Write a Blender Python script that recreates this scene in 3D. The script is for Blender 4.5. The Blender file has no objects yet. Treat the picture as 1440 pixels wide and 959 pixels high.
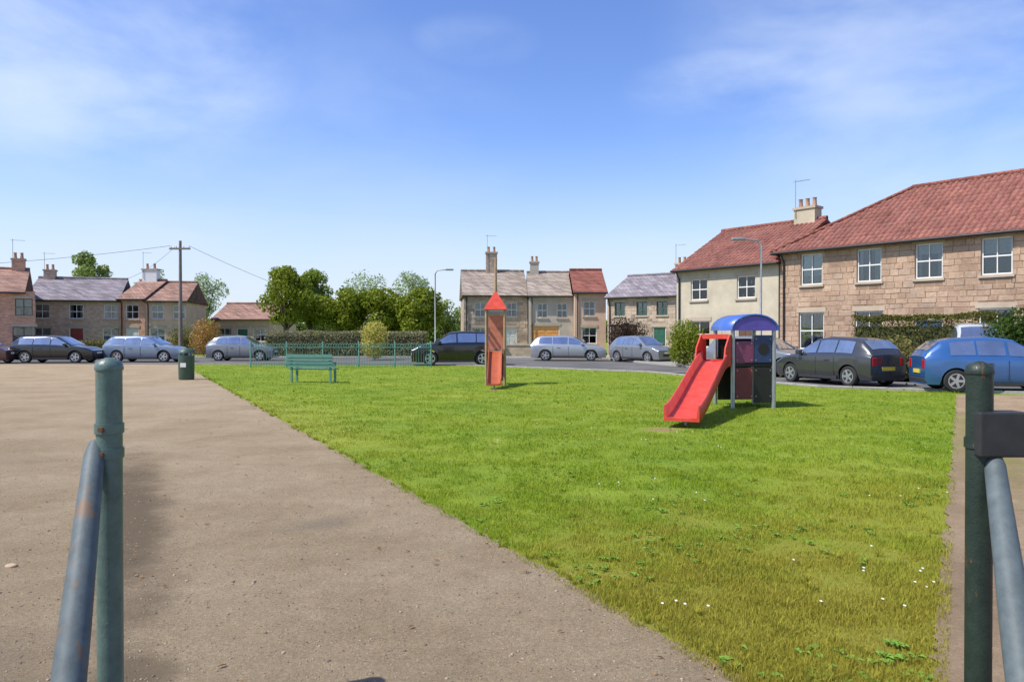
import bpy, bmesh, math, random
from mathutils import Vector, Matrix, noise
R = math.radians
S = bpy.context.scene
COL = S.collection
random.seed(7)

# ------------------------------------------------------------------ camera
F = 1040.0; HZ = 470.0; CX = 720.0; H = 1.6
cam = bpy.data.cameras.new("camera"); cam.lens = F / 1440 * 36; cam.sensor_width = 36
cam.clip_start = 0.05; cam.clip_end = 3000
camo = bpy.data.objects.new("camera", cam); COL.objects.link(camo)
camo.location = (0, 0, H); camo.rotation_euler = (R(90) - math.atan((479.5 - HZ) / F), 0, 0)
S.camera = camo
S.view_settings.view_transform = 'Standard'; S.view_settings.look = 'None'
S.view_settings.gamma = 1; S.view_settings.exposure = 0.7
S.render.film_transparent = False
S.cycles.max_bounces = 6

def G(px, py, z=0.0):
    """photo pixel on the plane z -> world point"""
    d = (H - z) * F / (py - HZ)
    return Vector(((px - CX) * d / F, d, z))
def P(px, d): return (px - CX) * d / F          # x of a pixel column at depth d
def ZZ(py, d): return H - (py - HZ) * d / F     # height of a pixel row at depth d

# ------------------------------------------------------------------ sky and sun
SUN_AZ = -69.0   # where the sun stands behind the camera, degrees to the left
SUN_EL = 54.0
w = bpy.data.worlds.new("World"); S.world = w; w.use_nodes = True
nt = w.node_tree; nt.nodes.clear()
out = nt.nodes.new('ShaderNodeOutputWorld'); bg = nt.nodes.new('ShaderNodeBackground')
sky = nt.nodes.new('ShaderNodeTexSky'); sky.sky_type = 'NISHITA'; sky.sun_disc = False
sky.sun_elevation = R(SUN_EL); sky.air_density = 1.0; sky.dust_density = 0.3; sky.ozone_density = 5.0
# direction to the sun: world (sx, sy)
sx, sy = math.sin(R(SUN_AZ)), -math.cos(R(SUN_AZ))
sky.sun_rotation = math.atan2(sx, sy)
bg.inputs['Strength'].default_value = 0.125
L = nt.links.new
def wn(t, **k):
    n = nt.nodes.new(t)
    for a_, b_ in k.items(): setattr(n, a_, b_)
    return n
tc = wn('ShaderNodeTexCoord'); hs = wn('ShaderNodeHueSaturation')
hs.inputs['Saturation'].default_value = 1.1; hs.inputs['Value'].default_value = 1.05; hs.inputs['Hue'].default_value = 0.514
L(sky.outputs['Color'], hs.inputs['Color'])
mp = wn('ShaderNodeMapping'); mp.inputs['Scale'].default_value = (1.0, 1.0, 2.4); mp.inputs['Location'].default_value = (3.35, 1.0, 0.1)
L(tc.outputs['Generated'], mp.inputs['Vector'])
n1 = wn('ShaderNodeTexNoise'); n1.inputs['Scale'].default_value = 3.4; n1.inputs['Detail'].default_value = 10; n1.inputs['Roughness'].default_value = 0.55; n1.inputs['Distortion'].default_value = 0.25
L(mp.outputs['Vector'], n1.inputs['Vector'])
# thin fair-weather cloud: banks at these bearings (degrees right of straight ahead, degrees up, width, height, amount), broken up by noise
BANKS = [(-30, 19.5, 9, 6.5, .75), (-37, 24, 14, 8, .42), (19, 18, 6, 1.9, .6), (31, 20, 11, 9, .52), (27, 16.5, 10, 4, .3), (40, 14, 14, 10, .3), (-3, 21.5, 3, 1.2, .3), (-15, 15, 10, 5, .2), (-21, 4.5, 16, 3.2, .55), (10, 4.2, 9, 2.4, .4),
         (-75, 22, 20, 10, .6), (-110, 15, 22, 8, .5), (85, 20, 22, 10, .6), (130, 25, 26, 12, .6), (170, 16, 22, 8, .5), (-150, 28, 24, 12, .5), (20, 60, 30, 14, .4), (-60, 55, 26, 12, .4)]
acc = None
for az, el, wa, we, am in BANKS:
    d_ = Vector((math.sin(R(az)) * math.cos(R(el)), math.cos(R(az)) * math.cos(R(el)), math.sin(R(el))))
    u_ = Vector((math.cos(R(az)), -math.sin(R(az)), 0)); v_ = d_.cross(u_)
    sb = wn('ShaderNodeVectorMath', operation='SUBTRACT'); L(tc.outputs['Generated'], sb.inputs[0]); sb.inputs[1].default_value = d_
    o_ = []
    for vec, wd_ in ((u_, wa), (v_, we), (d_, 30)):
        dt = wn('ShaderNodeVectorMath', operation='DOT_PRODUCT'); L(sb.outputs[0], dt.inputs[0]); dt.inputs[1].default_value = vec / math.sin(R(wd_)); 
        sq = wn('ShaderNodeMath', operation='MULTIPLY'); L(dt.outputs['Value'], sq.inputs[0]); L(dt.outputs['Value'], sq.inputs[1]); o_.append(sq)
    a1 = wn('ShaderNodeMath', operation='ADD'); L(o_[0].outputs[0], a1.inputs[0]); L(o_[1].outputs[0], a1.inputs[1])
    a2 = wn('ShaderNodeMath', operation='ADD'); L(a1.outputs[0], a2.inputs[0]); L(o_[2].outputs[0], a2.inputs[1])
    mr = wn('ShaderNodeMapRange', interpolation_type='SMOOTHERSTEP'); mr.inputs['From Min'].default_value = 0; mr.inputs['From Max'].default_value = 3.6
    mr.inputs['To Min'].default_value = am * 0.95; mr.inputs['To Max'].default_value = 0; L(a2.outputs[0], mr.inputs['Value'])
    if acc is None: acc = mr.outputs['Result']
    else:
        mxm = wn('ShaderNodeMath', operation='MAXIMUM'); L(acc, mxm.inputs[0]); L(mr.outputs['Result'], mxm.inputs[1]); acc = mxm.outputs[0]
cr = wn('ShaderNodeMapRange', interpolation_type='SMOOTHSTEP'); cr.inputs['From Min'].default_value = 0.3; cr.inputs['From Max'].default_value = 0.75; L(n1.outputs['Fac'], cr.inputs['Value'])
cm = wn('ShaderNodeMath', operation='MULTIPLY'); L(acc, cm.inputs[0]); L(cr.outputs['Result'], cm.inputs[1])
mx = wn('ShaderNodeMix', data_type='RGBA'); L(cm.outputs[0], mx.inputs['Factor'])
L(hs.outputs['Color'], mx.inputs['A']); mx.inputs['B'].default_value = (4.0, 4.6, 5.6, 1)
# pale haze low over the horizon, the same all round
sz = wn('ShaderNodeSeparateXYZ'); L(tc.outputs['Generated'], sz.inputs[0])
hz = wn('ShaderNodeMapRange', interpolation_type='SMOOTHSTEP'); hz.inputs['From Min'].default_value = 0.0; hz.inputs['From Max'].default_value = 0.27
hz.inputs['To Min'].default_value = 0.8; hz.inputs['To Max'].default_value = 0.0; L(sz.outputs['Z'], hz.inputs['Value'])
m2 = wn('ShaderNodeMix', data_type='RGBA'); L(hz.outputs['Result'], m2.inputs['Factor']); L(mx.outputs['Result'], m2.inputs['A']); m2.inputs['B'].default_value = (3.5, 3.8, 4.5, 1)
L(m2.outputs['Result'], bg.inputs['Color']); L(bg.outputs['Background'], out.inputs['Surface'])
sun = bpy.data.lights.new("sun", 'SUN'); sun.energy = 3.7; sun.angle = R(0.5); sun.color = (1, 0.95, 0.87)
suno = bpy.data.objects.new("sun", sun); COL.objects.link(suno)
sd = Vector((sx * math.cos(R(SUN_EL)), sy * math.cos(R(SUN_EL)), math.sin(R(SUN_EL))))
suno.rotation_euler = sd.to_track_quat('Z', 'Y').to_euler()

# ------------------------------------------------------------------ materials
MATS = {}
def mat(name, c, rough=0.75, metal=0.0, noise_s=6.0, var=0.18, bump=0.0, bump_s=None, c2=None, spec=0.4, trans=0.0, coat=0.0):
    if name in MATS: return MATS[name]
    m = bpy.data.materials.new(name); m.use_nodes = True; t = m.node_tree; b = t.nodes['Principled BSDF']
    b.inputs['Roughness'].default_value = rough; b.inputs['Metallic'].default_value = metal
    b.inputs['Specular IOR Level'].default_value = spec
    if coat: b.inputs['Coat Weight'].default_value = coat; b.inputs['Coat Roughness'].default_value = 0.08
    if trans: b.inputs['Transmission Weight'].default_value = trans
    o = t.nodes.new('ShaderNodeTexCoord'); n = t.nodes.new('ShaderNodeTexNoise')
    n.inputs['Scale'].default_value = noise_s; n.inputs['Detail'].default_value = 6; n.inputs['Roughness'].default_value = 0.65
    t.links.new(o.outputs['Object'], n.inputs['Vector'])
    r = t.nodes.new('ShaderNodeValToRGB'); r.color_ramp.elements[0].position = 0.3; r.color_ramp.elements[1].position = 0.7
    ca = [x * (1 - var) for x in c]; cb = list(c2) if c2 else [min(1, x * (1 + var)) for x in c]
    r.color_ramp.elements[0].color = (*ca, 1); r.color_ramp.elements[1].color = (*cb, 1)
    t.links.new(n.outputs['Fac'], r.inputs['Fac']); t.links.new(r.outputs['Color'], b.inputs['Base Color'])
    if bump:
        bn = t.nodes.new('ShaderNodeBump'); bn.inputs['Strength'].default_value = bump; bn.inputs['Distance'].default_value = 0.02
        n2 = t.nodes.new('ShaderNodeTexNoise'); n2.inputs['Scale'].default_value = bump_s or noise_s * 8; n2.inputs['Detail'].default_value = 5
        t.links.new(o.outputs['Object'], n2.inputs['Vector'])
        t.links.new(n2.outputs['Fac'], bn.inputs['Height']); t.links.new(bn.outputs['Normal'], b.inputs['Normal'])
    MATS[name] = m; return m

def tag(o, label=None, cat=None, group=None, kind=None):
    if label: o['label'] = label
    if cat: o['category'] = cat
    if group: o['group'] = group
    if kind: o['kind'] = kind
    return o
def empty(name, loc=(0, 0, 0), rz=0, label=None, cat=None, group=None):
    o = bpy.data.objects.new(name, None); COL.objects.link(o); o.location = loc; o.rotation_euler = (0, 0, rz)
    return tag(o, label, cat, group)
class MB:
    def __init__(s): s.v = []; s.f = []; s.sm = []
    def add(s, vs, fs, smooth=False):
        k = len(s.v); s.v += [tuple(v) for v in vs]; s.f += [tuple(i + k for i in f) for f in fs]; s.sm += [smooth] * len(fs); return s
    def box(s, x0, x1, y0, y1, z0, z1):
        return s.add([(x0,y0,z0),(x1,y0,z0),(x1,y1,z0),(x0,y1,z0),(x0,y0,z1),(x1,y0,z1),(x1,y1,z1),(x0,y1,z1)],
                     [(0,3,2,1),(4,5,6,7),(0,1,5,4),(1,2,6,5),(2,3,7,6),(3,0,4,7)])
    def tube(s, pts, rs, n=8, cap=True):
        pts = [Vector(p) for p in pts]
        if not hasattr(rs, '__len__'): rs = [rs] * len(pts)
        vs = []; fs = []
        for i, p in enumerate(pts):
            d = (pts[min(i+1, len(pts)-1)] - pts[max(i-1, 0)]).normalized()
            a = d.cross(Vector((0, 0, 1)));
            if a.length < 1e-3: a = Vector((1, 0, 0))
            a.normalize(); b = d.cross(a)
            for k in range(n):
                t = 2 * math.pi * k / n; vs.append(p + (a * math.cos(t) + b * math.sin(t)) * rs[i])
        for i in range(len(pts) - 1):
            for k in range(n):
                fs.append((i*n+k, i*n+(k+1) % n, (i+1)*n+(k+1) % n, (i+1)*n+k))
        s.add(vs, fs, True)
        if cap:
            s.add(vs[:n], [tuple(range(n))]); s.add(vs[-n:], [tuple(reversed(range(n)))])
        return s
    def build(s, name, m, parent=None, loc=None, bevel=0):
        me = bpy.data.meshes.new(name); me.from_pydata(s.v, [], s.f); me.materials.append(m)
        me.polygons.foreach_set('use_smooth', s.sm); me.update()
        o = bpy.data.objects.new(name, me); COL.objects.link(o)
        if parent: o.parent = parent
        if loc: o.location = loc
        if bevel:
            b = o.modifiers.new('bevel', 'BEVEL'); b.width = bevel; b.segments = 2; b.limit_method = 'ANGLE'
        return o
def copy_tree(o, parent=None):
    c = o.copy(); COL.objects.link(c); c.parent = parent
    for ch in o.children: copy_tree(ch, c)
    return c
# ------------------------------------------------------------------ ground materials
def ground_mat(name, cols, scales, fine, bump, extra=None):
    """cols: three colours mixed by large noise; fine: strength of the grain; extra: list of (x, y, radius_x, radius_y, colour, amount)"""
    m = bpy.data.materials.new(name); m.use_nodes = True; t = m.node_tree; b = t.nodes['Principled BSDF']; l = t.links.new
    b.inputs['Roughness'].default_value = 0.95; b.inputs['Specular IOR Level'].default_value = 0.15
    o = t.nodes.new('ShaderNodeTexCoord')
    def nz(s, d=5, r=0.6):
        n = t.nodes.new('ShaderNodeTexNoise'); n.inputs['Scale'].default_value = s; n.inputs['Detail'].default_value = d
        n.inputs['Roughness'].default_value = r; l(o.outputs['Object'], n.inputs['Vector']); return n
    r = t.nodes.new('ShaderNodeValToRGB'); r.color_ramp.elements[0].position = 0.34; r.color_ramp.elements[1].position = 0.66
    r.color_ramp.elements[0].color = (*cols[0], 1); r.color_ramp.elements[1].color = (*cols[2], 1)
    e = r.color_ramp.elements.new(0.5); e.color = (*cols[1], 1)
    l(nz(scales[0]).outputs['Fac'], r.inputs['Fac']); cur = r.outputs['Color']
    for s, a in zip(scales[1:], fine):
        r2 = t.nodes.new('ShaderNodeMapRange'); r2.inputs['From Min'].default_value = 0.3; r2.inputs['From Max'].default_value = 0.7
        r2.inputs['To Min'].default_value = 1 - a; r2.inputs['To Max'].default_value = 1 + a
        l(nz(s, 3, 0.7).outputs['Fac'], r2.inputs['Value'])
        mm = t.nodes.new('ShaderNodeVectorMath'); mm.operation = 'SCALE'; l(cur, mm.inputs[0]); l(r2.outputs['Result'], mm.inputs['Scale']); cur = mm.outputs['Vector']
    for (x, y, rx, ry, c, amt, *rot) in (extra or []):
        mp_ = t.nodes.new('ShaderNodeMapping'); mp_.vector_type = 'TEXTURE'; mp_.inputs['Rotation'].default_value = (0, 0, R(rot[0]) if rot else 0)
        mp_.inputs['Location'].default_value = (x, y, 0); mp_.inputs['Scale'].default_value = (rx, ry, 1)
        l(o.outputs['Object'], mp_.inputs['Vector'])
        ln = t.nodes.new('ShaderNodeVectorMath'); ln.operation = 'LENGTH'; l(mp_.outputs['Vector'], ln.inputs[0])
        ad = t.nodes.new('ShaderNodeMath'); ad.operation = 'MULTIPLY_ADD'; l(nz(2.2, 6, 0.7).outputs['Fac'], ad.inputs[0]); ad.inputs[1].default_value = 1.1
        l(ln.outputs['Value'], ad.inputs[2])
        k = t.nodes.new('ShaderNodeMapRange'); k.interpolation_type = 'SMOOTHSTEP'
        k.inputs['From Min'].default_value = 0.75; k.inputs['From Max'].default_value = 1.5; k.inputs['To Min'].default_value = amt; k.inputs['To Max'].default_value = 0
        l(ad.outputs[0], k.inputs['Value'])
        mm = t.nodes.new('ShaderNodeMix'); mm.data_type = 'RGBA'; l(k.outputs['Result'], mm.inputs['Factor']); l(cur, mm.inputs['A']); mm.inputs['B'].default_value = (*c, 1); cur = mm.outputs['Result']
    l(cur, b.inputs['Base Color'])
    bn = t.nodes.new('ShaderNodeBump'); bn.inputs['Strength'].default_value = bump; bn.inputs['Distance'].default_value = 0.02
    l(nz(scales[-1], 4, 0.75).outputs['Fac'], bn.inputs['Height']); l(bn.outputs['Normal'], b.inputs['Normal'])
    return m
DRY = [(1.6, 3.2, 3.6, 5.0, (0.235, 0.20, 0.033), 0.8), (4.0, 6.5, 2.6, 3.4, (0.24, 0.235, 0.03), 0.5), (-4.5, 14, 2.2, 9, (0.30, 0.31, 0.05), 0.45, 27)]
BARE = [(2.55, 12.4, .5, .36, (0.27, 0.18, 0.10), 0.95, 30), (-.5, 21.2, .32, .4, (0.26, 0.18, 0.10), 0.9)]
GRASSM = ground_mat('grass_ground', [(0.14, 0.215, 0.02), (0.18, 0.245, 0.022), (0.225, 0.27, 0.032)], [0.35, 2.6, 22, 140], [0.16, 0.16, 0.3], 0.6, DRY + BARE)
EDGEWORN = [(7.6, 11.8, .7, 7.5, (0.20, 0.205, 0.04), 0.75, -31.5)]
BLADEM = ground_mat('grass_blade', [(0.175, 0.29, 0.022), (0.255, 0.34, 0.026), (0.33, 0.375, 0.042)], [0.5, 3.5, 60], [0.2, 0.35], 0.0, [(q[0], q[1], q[2], q[3], (0.39, 0.33, 0.055), *q[5:]) for q in DRY])
def translucent(m, k=.3):
    t = m.node_tree; b = t.nodes['Principled BSDF']; b.inputs['Specular IOR Level'].default_value = 0.08
    tl = t.nodes.new('ShaderNodeBsdfTranslucent'); ms = t.nodes.new('ShaderNodeMixShader'); ms.inputs[0].default_value = k
    t.links.new(b.inputs['Base Color'].links[0].from_socket, tl.inputs['Color'])
    t.links.new(b.outputs[0], ms.inputs[1]); t.links.new(tl.outputs[0], ms.inputs[2]); t.links.new(ms.outputs[0], t.nodes['Material Output'].inputs['Surface'])
translucent(BLADEM, .35)
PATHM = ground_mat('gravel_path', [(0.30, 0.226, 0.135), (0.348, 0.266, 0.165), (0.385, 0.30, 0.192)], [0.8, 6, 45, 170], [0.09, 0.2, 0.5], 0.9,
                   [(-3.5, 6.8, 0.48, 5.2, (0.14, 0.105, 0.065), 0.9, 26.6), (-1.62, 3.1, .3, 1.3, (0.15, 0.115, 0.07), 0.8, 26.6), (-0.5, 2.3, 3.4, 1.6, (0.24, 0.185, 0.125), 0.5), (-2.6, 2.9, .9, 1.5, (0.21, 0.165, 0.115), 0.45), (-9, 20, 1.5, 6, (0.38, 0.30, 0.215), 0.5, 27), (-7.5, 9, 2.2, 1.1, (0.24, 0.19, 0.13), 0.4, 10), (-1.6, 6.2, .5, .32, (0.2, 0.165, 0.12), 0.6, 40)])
PATHR = ground_mat('earth_path', [(0.29, 0.205, 0.125), (0.35, 0.25, 0.155), (0.39, 0.29, 0.185)], [0.8, 6, 45, 160], [0.1, 0.15, 0.3], 0.9, EDGEWORN)
ROADM = ground_mat('asphalt', [(0.10, 0.097, 0.094), (0.125, 0.12, 0.115), (0.15, 0.145, 0.138)], [0.4, 4, 40, 160], [0.1, 0.12, 0.25], 0.4)
SLABM = ground_mat('paving', [(0.24, 0.22, 0.19), (0.27, 0.25, 0.22), (0.3, 0.28, 0.25)], [0.7, 5, 30, 120], [0.1, 0.1, 0.2], 0.4)

# ------------------------------------------------------------------ ground sheets
def clipgrid(pts): return pts
def sheet(name, pts, z, m, kind='structure'):
    return tag(MB().add([(p[0], p[1], z) for p in pts], [tuple(range(len(pts)))]).build(name, m), kind=kind)
def ragged(a, b, n, amp, seed):
    rr = random.Random(seed); a = Vector(a); b = Vector(b); d = b - a; nn = Vector((-d.y, d.x)).normalized(); o = []
    for i in range(n + 1):
        t = (i / n) ** 1.6; k = amp * (noise.noise(Vector((i * 0.9, seed, 0))) + 0.5 * rr.uniform(-1, 1)) if 0 < i < n else 0
        p = a + d * t + nn * k; o.append((p.x, p.y))
    return o
sheet('ground', [(-1500,-300),(1500,-300),(1500,2500),(-1500,2500)], -0.02, GRASSM)
EDGE_L = ragged((1.42, 2.75), (-17.5, 39.2), 260, 0.05, 3)     # grass against the left path
EDGE_R = ragged((1.545, 2.75), (11.7, 19.45), 150, 0.05, 8)        # grass against the right path
FAR = [(15.9, 18.9), (9.2, 22.2), (5.6, 31.0), (-2.0, 37.4), (-17.5, 39.2)]
sheet('village_green', EDGE_R + FAR[1:-1] + EDGE_L[::-1], 0.0, GRASSM)
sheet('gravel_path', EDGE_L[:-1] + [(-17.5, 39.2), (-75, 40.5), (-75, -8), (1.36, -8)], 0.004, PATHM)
sheet('earth_path', [(1.36, -8)] + [(1.36, 2.75)] + EDGE_R + [(15.9, 18.9), (60, 14), (60, -8)], 0.008, PATHR)
BACK = [(60, 8.0), (22.5, 17.2), (15.8, 25.4), (8.6, 34.5), (6.0, 46.0), (-2.0, 49.2), (-20, 48.0), (-75, 47.5)]
sheet('road', [(60, 8.5), (60, 14)] + FAR + [(-75, 40.5), (-75, 47.5)] + BACK[::-1][1:-1], 0.0, ROADM)
def strip(name, pts, wdt, z0, z1, m, side=1):
    """raised strip of constant width beside a polyline"""
    mb = MB(); P2 = [Vector(p) for p in pts]; off = []
    for i, p in enumerate(P2):
        d = (P2[min(i + 1, len(P2) - 1)] - P2[max(i - 1, 0)]).normalized(); off.append(p + Vector((-d.y, d.x)) * wdt * side)
    n = len(P2)
    v = [(p.x, p.y, z1) for p in P2] + [(p.x, p.y, z1) for p in off] + [(p.x, p.y, z0) for p in P2] + [(p.x, p.y, z0) for p in off]
    f = []
    for i in range(n - 1):
        f += [(i, i+1, n+i+1, n+i), (2*n+i, i, i+1, 2*n+i+1), (n+i, 3*n+i, 3*n+i+1, n+i+1)]
    f += [(0, n, 3*n, 2*n), (n-1, 2*n-1, 4*n-1, 3*n-1)]
    return tag(mb.add(v, f).build(name, m), kind='structure')
KERBM = mat('kerb_stone', (0.33, 0.31, 0.28), 0.85, noise_s=9, bump=0.3)
strip('pavement', [(p[0] + 0.10, p[1] + 0.08) for p in BACK], -2.1, -0.02, 0.10, SLABM)
def kerb(pts, wd, z1, side, pitch=.9):
    """a bed with separate stones on it"""
    bed = strip('kerb', pts, wd * side, -0.02, z1 - .05, KERBM); P2 = [Vector(p) for p in pts]; me = None; rr = random.Random(len(pts) * 7)
    for a, c in zip(P2, P2[1:]):
        d = c - a; n = max(1, int(d.length / pitch)); L_ = d.length / n; ang = math.atan2(d.y, d.x)
        if d.length > 45: continue
        for i_ in range(n):
            p = a + d * (i_ / n)
            if not (p.y > 12 and abs(p.x) < p.y * .75 + 2): continue
            if me is None:
                o = MB().box(.006, pitch - .006, min(0, wd * side), max(0, wd * side), 0, .05).build('kerb_stone', KERBM, bed, bevel=.006); me = o
            else: o = me.copy(); COL.objects.link(o); o.parent = bed
            o.location = (p.x, p.y, z1 - .049 + rr.uniform(-.003, .004)); o.rotation_euler = (0, 0, ang + rr.uniform(-.004, .004)); o.scale = (L_ / pitch, 1.0, 1)
kerb(BACK, .13, .11, -1)
kerb(FAR, .12, .06, -1)

# ------------------------------------------------------------------ grass blades, gravel, daisies
import numpy as np
rng = np.random.default_rng(5)
def xl(y): return 1.42 + (y - 2.75) * (-18.92 / 36.45)
def xr(y): return 1.545 + (y - 2.75) * (10.155 / 16.7)
def tri_mesh(name, V, Fc, m, smooth=False):
    me = bpy.data.meshes.new(name); n = len(V); k = Fc.shape[1]
    me.vertices.add(n); me.vertices.foreach_set('co', V.astype(np.float32).ravel())
    me.loops.add(Fc.size); me.loops.foreach_set('vertex_index', Fc.astype(np.int32).ravel())
    me.polygons.add(len(Fc)); me.polygons.foreach_set('loop_start', np.arange(0, Fc.size, k, dtype=np.int32))
    me.polygons.foreach_set('loop_total', np.full(len(Fc), k, dtype=np.int32))
    me.update(calc_edges=True); me.materials.append(m)
    if smooth: me.polygons.foreach_set('use_smooth', np.ones(len(Fc), bool))
    o = bpy.data.objects.new(name, me); COL.objects.link(o); return o
FX = np.array([p[0] for p in FAR][::-1]); FY = np.array([p[1] for p in FAR][::-1])
def blades(N, hmin, hmax, wd):
    y = 2.72 * (38.5 / 2.72) ** (rng.random(N) ** .92); x = xl(y) - .09 + (xr(y) + .07 - xl(y) + .09) * rng.random(N)
    keep = y < np.interp(x, FX, FY) - .05
    for q in BARE: keep &= (((x - q[0]) / q[2]) ** 2 + ((y - q[1]) / q[3]) ** 2 > .8) | (rng.random(N) < .12)
    out_ = (x < xl(y) + .02) | (x > xr(y) - .02); keep &= ~(out_ & (rng.random(N) < .6))
    x = x[keep]; y = y[keep]; N = len(x)
    patch = np.array([noise.noise(Vector((px * 1.7, py * 1.7, 0))) + .6 * noise.noise(Vector((px * 6, py * 6, 4))) for px, py in zip(x, y)])
    k2 = rng.random(N) < np.clip(.8 + 1.1 * patch, .25, 1); x = x[k2]; y = y[k2]; patch = patch[k2]; N = len(x)
    h = (hmin + (hmax - hmin) * rng.random(N) ** 1.4) * (1 + 0.8 * np.clip(patch, -0.5, 1))
    ang = rng.random(N) * 2 * np.pi; lean = rng.normal(0, 0.6, N) * h; la = rng.random(N) * 2 * np.pi
    w_ = wd * (0.6 + 0.8 * rng.random(N)) * (.75 + y * 0.13)
    V = np.zeros((N, 5, 3)); cx, sx_ = np.cos(ang) * w_, np.sin(ang) * w_
    lx, ly = np.cos(la) * lean, np.sin(la) * lean
    V[:, 0] = np.stack([x - cx, y - sx_, np.zeros(N)], 1); V[:, 1] = np.stack([x + cx, y + sx_, np.zeros(N)], 1)
    V[:, 2] = np.stack([x - cx * .8 + lx * .35, y - sx_ * .8 + ly * .35, h * .6], 1); V[:, 3] = np.stack([x + cx * .8 + lx * .35, y + sx_ * .8 + ly * .35, h * .6], 1)
    V[:, 4] = np.stack([x + lx, y + ly, h], 1)
    i = np.arange(N) * 5
    return V.reshape(-1, 3), np.concatenate([np.stack([i, i+1, i+3], 1), np.stack([i, i+3, i+2], 1), np.stack([i+2, i+3, i+4], 1)])
V1, F1 = blades(420000, 0.014, 0.042, 0.0015)
o = tri_mesh('grass', V1, F1, BLADEM)
tag(o, 'short yellow green mown grass covering the wedge between the two paths', 'grass', kind='stuff')
def tufts():
    rr = random.Random(21); mb = MB(); n = 0
    while n < 260:
        y = 2.9 + 26 * rr.random() ** 1.5; e = rr.random() < .45
        x = (xl(y) - rr.uniform(-.08, .06)) if e else xl(y) + (xr(y) - xl(y)) * rr.random(); n += 1
        for k in range(rr.randint(14, 34)):
            a = rr.random() * 6.28; r0 = rr.random() * .03; hh = rr.uniform(.03, .075) * (.75 if e else 1); ln = rr.uniform(.2, .9) * hh; c, s_ = math.cos(a), math.sin(a); w_ = .0018 * (1 + y * .08)
            bx, by = x + c * r0, y + s_ * r0
            mb.add([(bx - s_*w_, by + c*w_, 0), (bx + s_*w_, by - c*w_, 0), (bx + c*ln*.4 + s_*w_*.8, by + s_*ln*.4 - c*w_*.8, hh*.65), (bx + c*ln*.4 - s_*w_*.8, by + s_*ln*.4 + c*w_*.8, hh*.65), (bx + c*ln, by + s_*ln, hh)], [(0,1,2,3), (3,2,4)])
    tag(mb.build('grass_tufts', BLADEM), 'longer tufts of grass on the green and straggling over the path edge', 'grass', kind='stuff')
tufts()
def weeds():
    mb = MB(); rr = random.Random(4)
    for i in range(900):
        y = 2.9 + 14 * rr.random() ** 1.3; x = xl(y) + (xr(y) - xl(y)) * rr.random()
        if noise.noise(Vector((x * 0.8, y * 0.8, 7))) < 0.05: continue
        for k in range(5):
            a = rr.random() * 6.28; l = rr.uniform(.02, .05); c, s_ = math.cos(a), math.sin(a); q = .35 * l
            mb.add([(x, y, .015), (x + c*l*.6 - s_*q, y + s_*l*.6 + c*q, .03), (x + c*l, y + s_*l, .022), (x + c*l*.6 + s_*q, y + s_*l*.6 - c*q, .03)], [(0, 1, 2, 3)])
    tag(mb.build('weeds', mat('weed_leaf', (0.13, 0.24, 0.035), .7, noise_s=3, spec=.1)), 'low broad leaved weeds scattered through the mown grass', 'weeds', kind='stuff')
weeds()
def daisies():
    mb = MB(); rr = random.Random(11)
    for i in range(300):
        y = 4.0 + 15 * rr.random(); x = xl(y) + (xr(y) - xl(y)) * rr.random()
        if noise.noise(Vector((x * 0.6, y * 0.6, 3))) < 0.12: continue
        z = rr.uniform(.03, .05); r_ = .009
        mb.add([(x + r_*math.cos(k*1.047), y + r_*math.sin(k*1.047), z + .002*math.sin(k)) for k in range(6)], [tuple(range(6))])
    tag(mb.build('daisies', mat('petal', (0.75, 0.74, 0.68), .6)), 'tiny white daisies dotted through the grass', 'flowers', kind='stuff')
daisies()
def gravel(N, col, nm, label):
    ico = bmesh.new(); bmesh.ops.create_icosphere(ico, subdivisions=1, radius=1)
    iv = np.array([v.co[:] for v in ico.verts]); fi = np.array([[v.index for v in f.verts] for f in ico.faces]); ico.free()
    Vs = []; Fs = []; n = 0
    while n < N:
        y = 2.3 + 9 * rng.random() ** 1.5; x = -1.2 * y + (xl(y) + 1.2 * y + 0.1) * rng.random()
        s_ = rng.uniform(.0022, .0065) * (1 + (rng.random() < .03) * 1.2)
        sc = np.array([s_ * rng.uniform(.8, 1.4), s_ * rng.uniform(.7, 1.2), s_ * rng.uniform(.5, .8)]); a = rng.random() * 6.28
        v = iv * sc; c, q = np.cos(a), np.sin(a); v = np.stack([v[:, 0]*c - v[:, 1]*q + x, v[:, 0]*q + v[:, 1]*c + y, v[:, 2] + .005], 1)
        Vs.append(v); Fs.append(fi + n * len(iv)); n += 1
    o = tri_mesh('loose_gravel', np.concatenate(Vs), np.concatenate(Fs), mat(nm, col, .85, noise_s=30, var=.3))
    tag(o, label, 'gravel', kind='stuff')
gravel(8000, (0.34, 0.27, 0.19), 'pebble', 'loose buff gravel chips lying on the surface of the wide path')
gravel(6000, (0.15, 0.12, 0.095), 'dark_pebble', 'loose dark gravel chips lying among the buff ones on the path')
def litter():
    mb = MB(); rr = random.Random(14)
    for i in range(160):
        y = 2.6 + 16 * rr.random() ** 1.4; x = xl(y) - rr.random() ** 2 * 3.2 - .02; a = rr.random() * 6.28; l = rr.uniform(.012, .03); c, s_ = math.cos(a), math.sin(a); q = .35 * l
        mb.add([(x - c*l, y - s_*l, .012), (x - s_*q, y + c*q, .022), (x + c*l, y + s_*l, .014), (x + s_*q, y - c*q, .018)], [(0, 1, 2, 3)])
    tag(mb.build('dry_leaves', mat('dry_leaf', (0.24, 0.13, 0.05), .8, noise_s=9, var=.4)), 'dry brown leaves scattered on the path along the grass edge', 'leaves', kind='stuff')
litter()
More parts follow.
